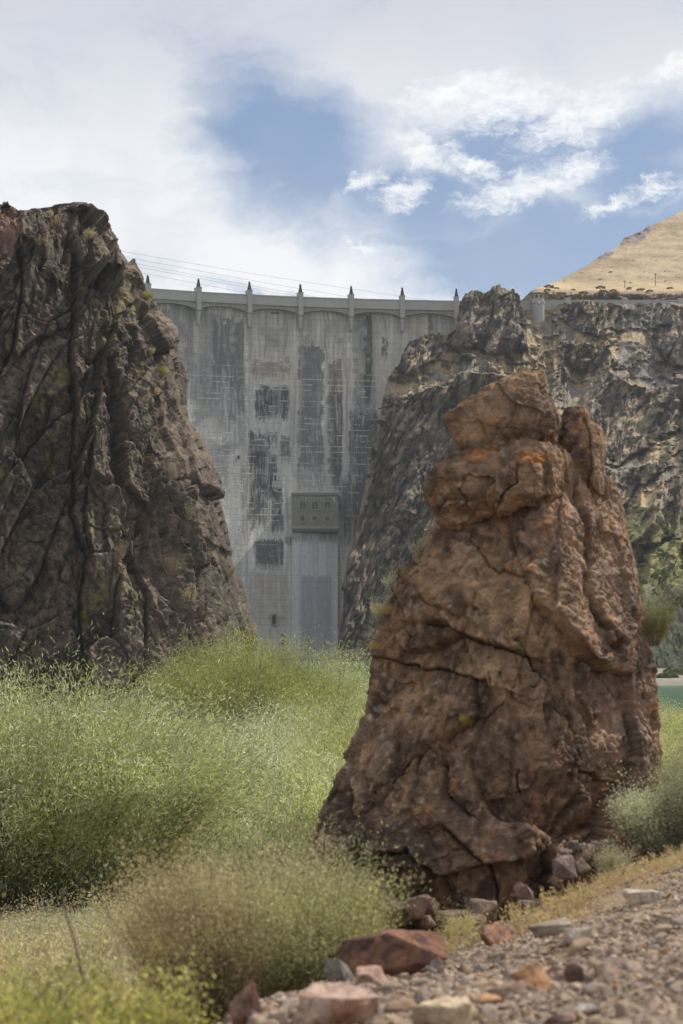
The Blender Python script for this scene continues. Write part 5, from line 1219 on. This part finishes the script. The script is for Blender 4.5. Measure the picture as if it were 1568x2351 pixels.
def build_bushes():
    G = 'bushes in the foreground'
    c = gpt(585, 10.6)
    sage_bush('rabbitbrush', c, .84, .84, 1400, 75, .022, .0070, [TAN + SG[:2], SG + [(.24, .26, .10)]], 31, 'wide rounded bush, tan on its left half and green on its right, before the thicket', 'bush', G, fl=lambda q: q[:, 0] + .25 * q[:, 1] < -.12, sw=.0045, smin=.3, br=.5, tiltup=.55, bend=.25)
    c = gpt(790, 12.2)
    sage_bush('rabbitbrush', c, .28, .46, 240, 55, .022, .005, SG, 32, 'smaller grey-green bush behind the right side of the wide tan and green bush', 'bush', G)
    c = gpt(150, 6.7)
    sage_bush('green_shrub', c, .46, .62, 330, 60, .022, .011, YG + [(.26, .30, .08)], 33, 'bright yellow-green leafy bush filling the bottom left corner', 'bush', G, M_leaf, sw=.004)
    c = gpt(330, 7.6)
    sage_bush('green_shrub', c, .25, .42, 150, 60, .022, .010, YG, 34, 'small yellow-green bush in front of the wide tan bush', 'bush', G, M_leaf, sw=.004)
    c = on_ground(945, 2120)
    sage_bush('sagebrush', c + [0, -.2, 0], .27, .52, 260, 70, .020, .005, [(.13, .16, .08), (.18, .20, .11), (.10, .13, .06)], 35, 'dark green bush growing at the front foot of the rock pillar')
    c = gpt(1502, 16.4)
    sage_bush('sagebrush', c, .36, .62, 420, 80, .024, .0085, GREY + GREY[1:2], 36, 'grey-green sagebrush at the right foot of the pillar')
    c = gpt(1600, 16.6); sage_bush('sagebrush', c, .38, .75, 360, 80, .024, .0085, GREY + SG[:1], 37, 'taller grey-green sagebrush cut by the right edge, beside the pillar')
    c = gpt(1575, 24); sage_bush('sagebrush', c, .7, 1.15, 420, 90, .035, .010, GREY + [(.30, .30, .14)], 38, 'large pale bush at the right edge, behind the sagebrush')
    c = gpt(1455, 14.2); sage_bush('green_sprout', c + [-.02, -1.2, 0], .03, .10, 14, 14, .020, .010, [(.25, .36, .06)], 139, 'tiny bright green sprout in the gravel in front of the flat pale stone', 'sprout', sw=.003)
    c = gpt(1400, 15.4); sage_bush('sagebrush', c, .18, .30, 90, 50, .018, .006, GREY + TAN[:1], 39, 'little grey-green bush on the gravel crest, right of the stone heap')
    c = gpt(770, 14.5); sage_bush('sagebrush', c, .3, .42, 200, 50, .020, .005, SG, 40, 'low olive bush between the wide tan bush and the pillar foot')
    c = gpt(1050, 14.8); sage_bush('sagebrush', c, .16, .22, 80, 40, .016, .004, SG, 41, 'tiny olive bush at the pillar foot, right of the dark green bush')
    # clumps on the pillar's own shoulders
    G = 'wispy shrubs on the pillar'
    for k, (px, py, h, w, lab) in enumerate(((975, 1292, .30, .20, 'highest wispy shrub on the left shoulder of the pillar'), (912, 1362, .26, .18, 'second wispy shrub down the left shoulder of the pillar'), (878, 1425, .25, .14, 'third wispy shrub down the left shoulder of the pillar'), (868, 1492, .17, .10, 'lowest and smallest wispy shrub on the left shoulder of the pillar'))):
        sage_bush('wispy_shrub', pt(px, py, PD + .1), w, h, 42, 26, .022, .0045, GREY + SG[:1], 50 + k, lab, 'shrub', G, sw=.004, spread=1.2, scol=(.26, .23, .18))
    sage_bush('wispy_shrub', pt(1497, 1478, PD + .35), .26, .46, 170, 60, .022, .005, [(.28, .27, .14), (.34, .31, .18), (.22, .22, .10)], 58, 'feathery olive shrub growing out of the right side of the pillar', 'shrub', G)
    sage_bush('dry_twig_plant', pt(1128, 1568, PD - 1.22), .10, .34, 14, 3, .010, .003, TAN, 59, 'dead pale twigs growing on the front face of the pillar', 'twigs', None, sw=.006, scol=(.38, .28, .17))
    for k, (px, py, h) in enumerate(((985, 1300, .15), (950, 1318, .13), (895, 1402, .12), (862, 1482, .10), (880, 1395, .10))):
        P = Plant(90 + k); r = P.r; n = 90; b = pt(px, py, PD - .05); q = disc(r, n); base = b + np.c_[q * .07, -.03 + 0 * q[:, 0]]
        P.stems(base, np.c_[q * .6, np.ones(n)], h * (.6 + .6 * r.random(n)), np.c_[r.normal(size=(n, 2)) * .3, -.3 * np.ones(n)], np.full(n, .004), np.array([(.50, .36, .16)]) * (.7 + .6 * r.random((n, 1))))
        lab = ('dry golden grass tuft at the root of the highest shrub on the pillar', 'dry golden grass tuft just below the highest shrub on the pillar', 'dry golden tuft beside the third shrub on the pillar', 'dry golden tuft beside the lowest shrub on the pillar', 'dry golden tuft between the second and third shrubs on the pillar')[k]
        tag(P.build('grass_tuft', M_dry, o=b), lab, 'grass tuft', 'grass tufts on the pillar')
    # low scrub at the left between the bushes and the willows
    P = Plant(60); r = P.r; n = 3600; D = 10.5 * (34 / 10.5) ** (r.random(n) ** 1.0); px = -80 + 830 * r.random(n)
    keep = ~((D < 12.5) & (px > 330)); D, px = D[keep], px[keep]; n = len(D)
    x = (px - 784) / F * D; g = zground(x, D); m = fbm(np.stack([x * .9, D * .6, 0 * x], -1), 3, 61); keep = m + .4 * r.random(n) > -.25
    x, D, g, m = x[keep], D[keep], g[keep], m[keep]; n = len(x); base = np.stack([x, D, g - .02], 1); h = (.42 + .34 * m + .020 * (D - 10)) * (.6 + .6 * r.random(n))
    d = np.c_[r.normal(size=(n, 2)) * .35, np.ones(n)]; b = r.normal(size=(n, 3)) * .12; mm = m + .25 * r.normal(size=n)
    for mask, cols in ((mm < .0, TAN), ((mm >= .0) & (mm < .3), SG[:3] + TAN), (mm >= .3, GREY + TAN[:1])):
        P.grow(base[mask], d[mask], h[mask], b[mask], 70, .034, .012, cols, (.22, .17, .11), .005, .2, 1.0, 1.8)
    tag(P.build('low_scrub', M_sage, o=tuple(gpt(250, 16))), 'low grey-green and tan scrub covering the ground before the willows', 'scrub', kind='stuff')
    # dry grass and seed heads on the gravel crest
    P = Plant(62); r = P.r; n = 1200; px = 1180 + 480 * r.random(n); D = np.interp(px, [1180, 1300, 1568, 1660], [12.5, 12.8, 14.5, 15]) + r.normal(size=n) * .7
    x = (px - 784) / F * D; g = zground(x, D); base = np.stack([x, D, g - .01], 1); h = np.interp(px, [1180, 1350, 1660], [.06, .12, .15]) * (.5 + .9 * r.random(n))
    d = np.c_[r.normal(size=(n, 2)) * .45, np.ones(n)]; b = r.normal(size=(n, 3)) * .3; b[:, 2] = -.15
    P.grow(base, d, h, b, 10, .016, .005, [(.54, .40, .21), (.44, .33, .17), (.60, .48, .28)], (.44, .33, .18), .0035, .45, 1.0, .6)
    for cx, cd, nn, hh in ((1035, 11.6, 60, .22), (1190, 12.3, 50, .20), (1010, 11.2, 30, .14), (1290, 12.4, 60, .2), (1065, 11.8, 30, .28)):
        n = nn; q = disc(r, n); c = gpt(cx, cd); base = c + np.c_[q * .08, 0 * q[:, 0]]
        P.grow(base, np.c_[q * .6, np.ones(n)], hh * (.6 + .5 * r.random(n)), r.normal(size=(n, 3)) * .15, 12, .014, .008, [(.52, .40, .2), (.45, .36, .16)], (.42, .33, .18), .003, .6, 1.0, .8)
    tag(P.build('dry_grass', M_dry, o=tuple(gpt(1450, 14))), 'golden dry grass and seed heads along the crest of the gravel slope', 'grass', kind='stuff')
    # rusty weeds and the dead stem at the left
    for k, (px, D, lab) in enumerate(((28, 11.2, 'reddish brown dry weed at the left edge, among the scrub'), (215, 11.8, 'thin orange-red weed behind the bare dark stem'), (438, 15, 'small dark red dry weed among the scrub, left of the wide bush'))):
        sage_bush('dry_weed', gpt(px, D), .10, (.62, .55, .4)[k], 26, 26, .014, .005, [(.36, .15, .07), (.42, .20, .09)] if k else [(.40, .27, .15), (.36, .2, .12)], 70 + k, lab, 'weed', 'dry reddish weeds', scol=(.32, .17, .09))
    pts = np.array([pt(142, 2040, 8.3), pt(150, 2095, 8.25), pt(172, 2160, 8.2), pt(186, 2230, 8.15), pt(206, 2300, 8.1), pt(216, 2380, 8.05)]); t = np.linspace(0, 5, 40)
    ctr = np.stack([np.interp(t, range(6), pts[:, k]) for k in range(3)], 1); ctr = smooth1(ctr, 3, 0); V = []
    for i, p in enumerate(ctr):
        r_ = .003 + .0065 * i / 39 + .0015 * math.sin(i * 1.7)
        for k in range(8): V.append(p + [r_ * math.cos(k * math.pi / 4), r_ * math.sin(k * math.pi / 4), 0])
    V = np.array(V); o = raw_mesh('dead_stem', V - ctr[-1], grid_faces(40, 8, True), mat_plain('dead_wood', (.13, .095, .07), .9)); o.location = ctr[-1]
    tag(o, 'bare dark dead stem standing upright among the scrub at the lower left', 'stem')
build_bushes()

# ------------------------------------------------------------------ shrubs dotted over the canyon side
def build_far_shrubs():
    rng = np.random.default_rng(5); PX, PY, P, ws = CW
    protos = []
    for k in range(5):
        Q = Plant(200 + k); r = Q.r; n = 260; q = r.normal(size=(n, 3)); q /= np.linalg.norm(q, axis=1, keepdims=True); q[:, 2] = np.abs(q[:, 2]) * .8; q *= (.55 + .45 * r.random((n, 1)))
        cols = np.array([(.20, .215, .14), (.26, .265, .18), (.15, .16, .09), (.24, .22, .13), (.11, .13, .05)])[k]
        Q.leaves(q, q + r.normal(size=(n, 3)) * .5, .34 * (.7 + .6 * r.random(n)), .24 * np.ones(n), cols * (.6 + .8 * r.random((n, 1))))
        V = np.concatenate(Q.V); me = raw_mesh('shrub', V, np.concatenate(Q.F), M_sage, colors=np.concatenate(Q.C), smooth=False, link=False); protos.append(me)
    named = {0: (1400, 1068 * 0 + 905)}
    spots = []
    tries = 0
    while len(spots) < 150 and tries < 20000:
        tries += 1
        i = rng.integers(120, P.shape[0] - 8); j = rng.integers(60, P.shape[1] - 62)
        if ws[i, j] < .55 or PX[i, j] < 880 or PX[i, j] > 1580: continue
        if PX[i, j] < 1040 and PY[i, j] > 900: continue
        if any(abs(PX[i, j] - a) + abs(PY[i, j] - b) < 9 for a, b, *_ in spots): continue
        spots.append((PX[i, j], PY[i, j], P[i, j]))
    for k, (a, b, p) in enumerate(spots):
        o = bpy.data.objects.new('shrub', protos[4 if b > 1150 and rng.random() < .7 else rng.integers(0, 4)]); COL.objects.link(o); s_ = .55 + .8 * rng.random() ** 1.5
        if b > 1150: s_ *= 1.3
        o.location = p + [0, -.1, .1]; o.scale = (s_, s_, s_ * (.8 + .3 * rng.random())); o.rotation_euler = (0, 0, rng.random() * 6)
        tag(o, ('small grey-green', 'small pale silvery', 'small dark olive', 'small brownish', 'bright green')[protos.index(o.data)] + (' shrub low on the far canyon side, near the river' if b > 1150 else ' shrub among rocks close under the rim parapet' if b < 800 else ' shrub on the middle slopes of the far canyon side'), 'shrub', 'shrubs dotted over the far canyon side')
build_far_shrubs()
def build_shore_shrubs():
    rng = np.random.default_rng(8); me = [o for o in bpy.data.objects if o.name.startswith('shrub') and o.get('label', '').startswith('bright green')][0].data
    for k in range(9):
        c = gpt(1512 + 62 * rng.random(), 292 + 44 * rng.random()); o = bpy.data.objects.new('shore_shrub', me); COL.objects.link(o); s_ = .5 + .6 * rng.random(); o.location = c; o.scale = (s_ * 1.3, s_, s_); o.rotation_euler = (0, 0, k)
        tag(o, 'low green shrub on the gravel shore across the river', 'shrub', 'shrubs on the far shore')
build_shore_shrubs()

def build_hill_details():
    PX, PY, P = HL; rng = np.random.default_rng(31); n = 0
    mes = []
    for k in range(3):
        Q = Plant(260 + k); r = Q.r; m = 200; q = r.normal(size=(m, 3)); q /= np.linalg.norm(q, axis=1, keepdims=True); q[:, 2] = np.abs(q[:, 2]) * .7
        Q.leaves(q, q + r.normal(size=(m, 3)) * .5, .4 * (.7 + .6 * r.random(m)), .3 * np.ones(m), np.array([(.13, .13, .07), (.17, .15, .09), (.10, .11, .06)][k]) * (.6 + .8 * r.random((m, 1))))
        mes.append(raw_mesh('shrub', np.concatenate(Q.V), np.concatenate(Q.F), M_sage, colors=np.concatenate(Q.C), smooth=False, link=False))
    while n < 30:
        x = 1240 + 330 * rng.random(); y = 662 + 22 * rng.random() if n < 24 else 560 + 95 * rng.random()
        j = int(np.argmin(np.abs(PX[0] - x))); i = int(np.argmin(np.abs(PY[:, j] - y)))
        if PY[-1, j] > y - 6: continue
        o = bpy.data.objects.new('hill_shrub', mes[n % 3]); COL.objects.link(o); s_ = (.5 + .8 * rng.random() ** 2) * (1.0 if n < 24 else .5); o.location = P[i, j] + [0, -.3, -.25 * s_]; o.scale = (s_ * 1.1, s_, s_ * 1.0)
        tag(o, 'dark shrub along the road cutting at the foot of the golden hill' if n < 24 else 'tiny dark shrub dotted on the slope of the golden hill', 'shrub', 'shrubs on the golden hill'); n += 1
    for x, y, h, lab in ((1433, 664, 2.6, 'left of two small wooden poles standing at the foot of the golden hill'), (1505, 657, 4.2, 'right and taller of two small wooden poles at the foot of the golden hill')):
        j = int(np.argmin(np.abs(PX[0] - x))); i = int(np.argmin(np.abs(PY[:, j] - y))); b = BM(); b.lathe([(.12, -.5), (.09, h)], 8); b.box(-.5, .5, -.05, .05, h - .6, h - .45)
        o = b.build('utility_pole', M_dark); o.location = P[i, j]; tag(o, lab, 'pole', 'poles at the foot of the hill')
build_hill_details()

def build_scrub_bushes():
    rng = np.random.default_rng(9); protos = []
    kinds = [('grey-green', GREY + SG[:1]), ('olive green', SG), ('straw-coloured', TAN), ('tan and green', TAN[:2] + SG[:3])]
    for k, (nm, cols) in enumerate(kinds):
        o = sage_bush('sagebrush', np.array([0, 0, 0.]), .55, .62, 210, 60, .036, .012, cols, 120 + k, 'x', 'sagebrush', 'scrub bushes before the willows', br=.5, tiltup=.6, bend=.25); protos.append(o)
    spots = []
    for t_ in range(3000):
        D = 11.5 * (32 / 11.5) ** rng.random(); px = -60 + 700 * rng.random()
        if D < 13.5 and px > 290: continue
        if D > 20 and px > 520: continue
        if any(abs(px - a) / (330 / b) + abs(D - b) * .9 < 1.25 for a, b in spots): continue
        spots.append((px, D))
        if len(spots) == 44: break
    for k, (px, D) in enumerate(spots):
        pr = protos[k % 4]; o = pr if k < 4 else pr.copy()
        if k >= 4: COL.objects.link(o)
        o.location = gpt(px, D); sc_ = (.5 + .45 * rng.random()) * (.8 + .02 * D); o.scale = (sc_ * 1.15, sc_ * 1.15, sc_); o.rotation_euler = (0, 0, rng.random() * 6.3)
        z = 'behind the bright bush' if D < 15 else ('amid the scrub' if D < 22 else 'at the willow foot'); z2 = ' near the left edge' if px < 130 else (' left of the wide tan bush' if px < 330 else ' behind the wide tan bush')
        tag(o, kinds[k % 4][0] + ' sagebrush' + z2 + ', ' + z)
build_scrub_bushes()

def build_cliff_plants():
    P, nz, PX, PY = LC; Q = P[:PX.shape[0]]
    b = Q[..., 2] / Q[..., 1]; py = 1175.5 - F * (b * CP - SP) / (CP + b * SP); px = 784 + F * (Q[..., 0] / Q[..., 1]) * (CP - SP * (py * -1 + 1175.5) / F)
    spots = [(432, 1378, 1.5, 'g', 'bright golden dry grass tuft on a ledge of the dark cliff'), (126, 522, 1.6, 'g', 'golden grass tuft near the top of the dark cliff'), (92, 560, 1.0, 'g', 'small golden tuft under the cliff top, left of the larger tuft'),
             (205, 545, 1.0, 'g', 'golden tuft below the pale rock face near the cliff top'), (345, 812, .8, 'g', 'small golden tuft high on the right flank of the cliff'), (356, 905, .8, 'g', 'golden tuft half way up the right flank of the cliff'),
             (272, 640, 1.6, 's', 'dry grey shrub on the cliff shoulder under the top'), (390, 1095, 1.7, 's', 'dry grey shrub below the dark hollow in the cliff'), (272, 1280, 1.6, 's', 'dry pale shrub on the broad ledge of the cliff'),
             (398, 1315, 2.0, 's', 'largest dry grey shrub on the lower right of the cliff'), (432, 1190, 1.4, 's', 'dry grey shrub on the steep right side of the cliff'), (522, 1322, 1.2, 's', 'dry grey shrub at the cliff edge against the dam'),
             (372, 862, 1.0, 'y', 'yellow-green shrub on the right flank of the cliff'), (340, 690, .9, 'y', 'little yellow shrub on the skyline of the cliff shoulder')]
    for k, (x, y, h, kind, lab) in enumerate(spots):
        d = (px - x) ** 2 + (py - y) ** 2 + np.where(Q[..., 1] > 200, 1e6, 0) + .3 * (Q[..., 1] - 165) ; i = np.unravel_index(np.argmin(d), d.shape); c = Q[i] + [0, -.1, -.1]
        cols = dict(g=[(.52, .43, .27), (.44, .36, .22)], s=[(.34, .30, .22), (.26, .22, .16)], y=[(.38, .36, .10), (.30, .30, .08)])[kind]
        o = sage_bush(dict(g='grass_tuft', s='dry_shrub', y='dry_shrub')[kind], c, h * .5, h * (.8 if kind == 'g' else 1), 60 if kind == 'g' else 90, 12, .16 if kind == 'g' else .14, .03, cols, 400 + k, lab, 'grass tuft' if kind == 'g' else 'shrub', 'plants on the dark cliff', sw=.03, scol=(.30, .24, .17) if kind != 'g' else (.46, .37, .22), br=.5)
build_cliff_plants()

# ------------------------------------------------------------------ thin summer haze in the canyon air
def build_haze():
    m = bpy.data.materials.new('haze_air'); m.use_nodes = True; n = m.node_tree; n.nodes.remove(n.nodes['Principled BSDF'])
    v = n.nodes.new('ShaderNodeVolumePrincipled'); v.inputs['Color'].default_value = (.86, .92, 1, 1); v.inputs['Density'].default_value = .0001; v.inputs['Anisotropy'].default_value = .3
    n.links.new(v.outputs[0], n.nodes['Material Output'].inputs['Volume'])
    b = BM(); b.box(-1500, 1500, -1500, 1500, -16, 420); o = b.build('haze', m); tag(o, kind='stuff'); o['label'] = 'thin pale summer haze filling the canyon air'
build_haze()
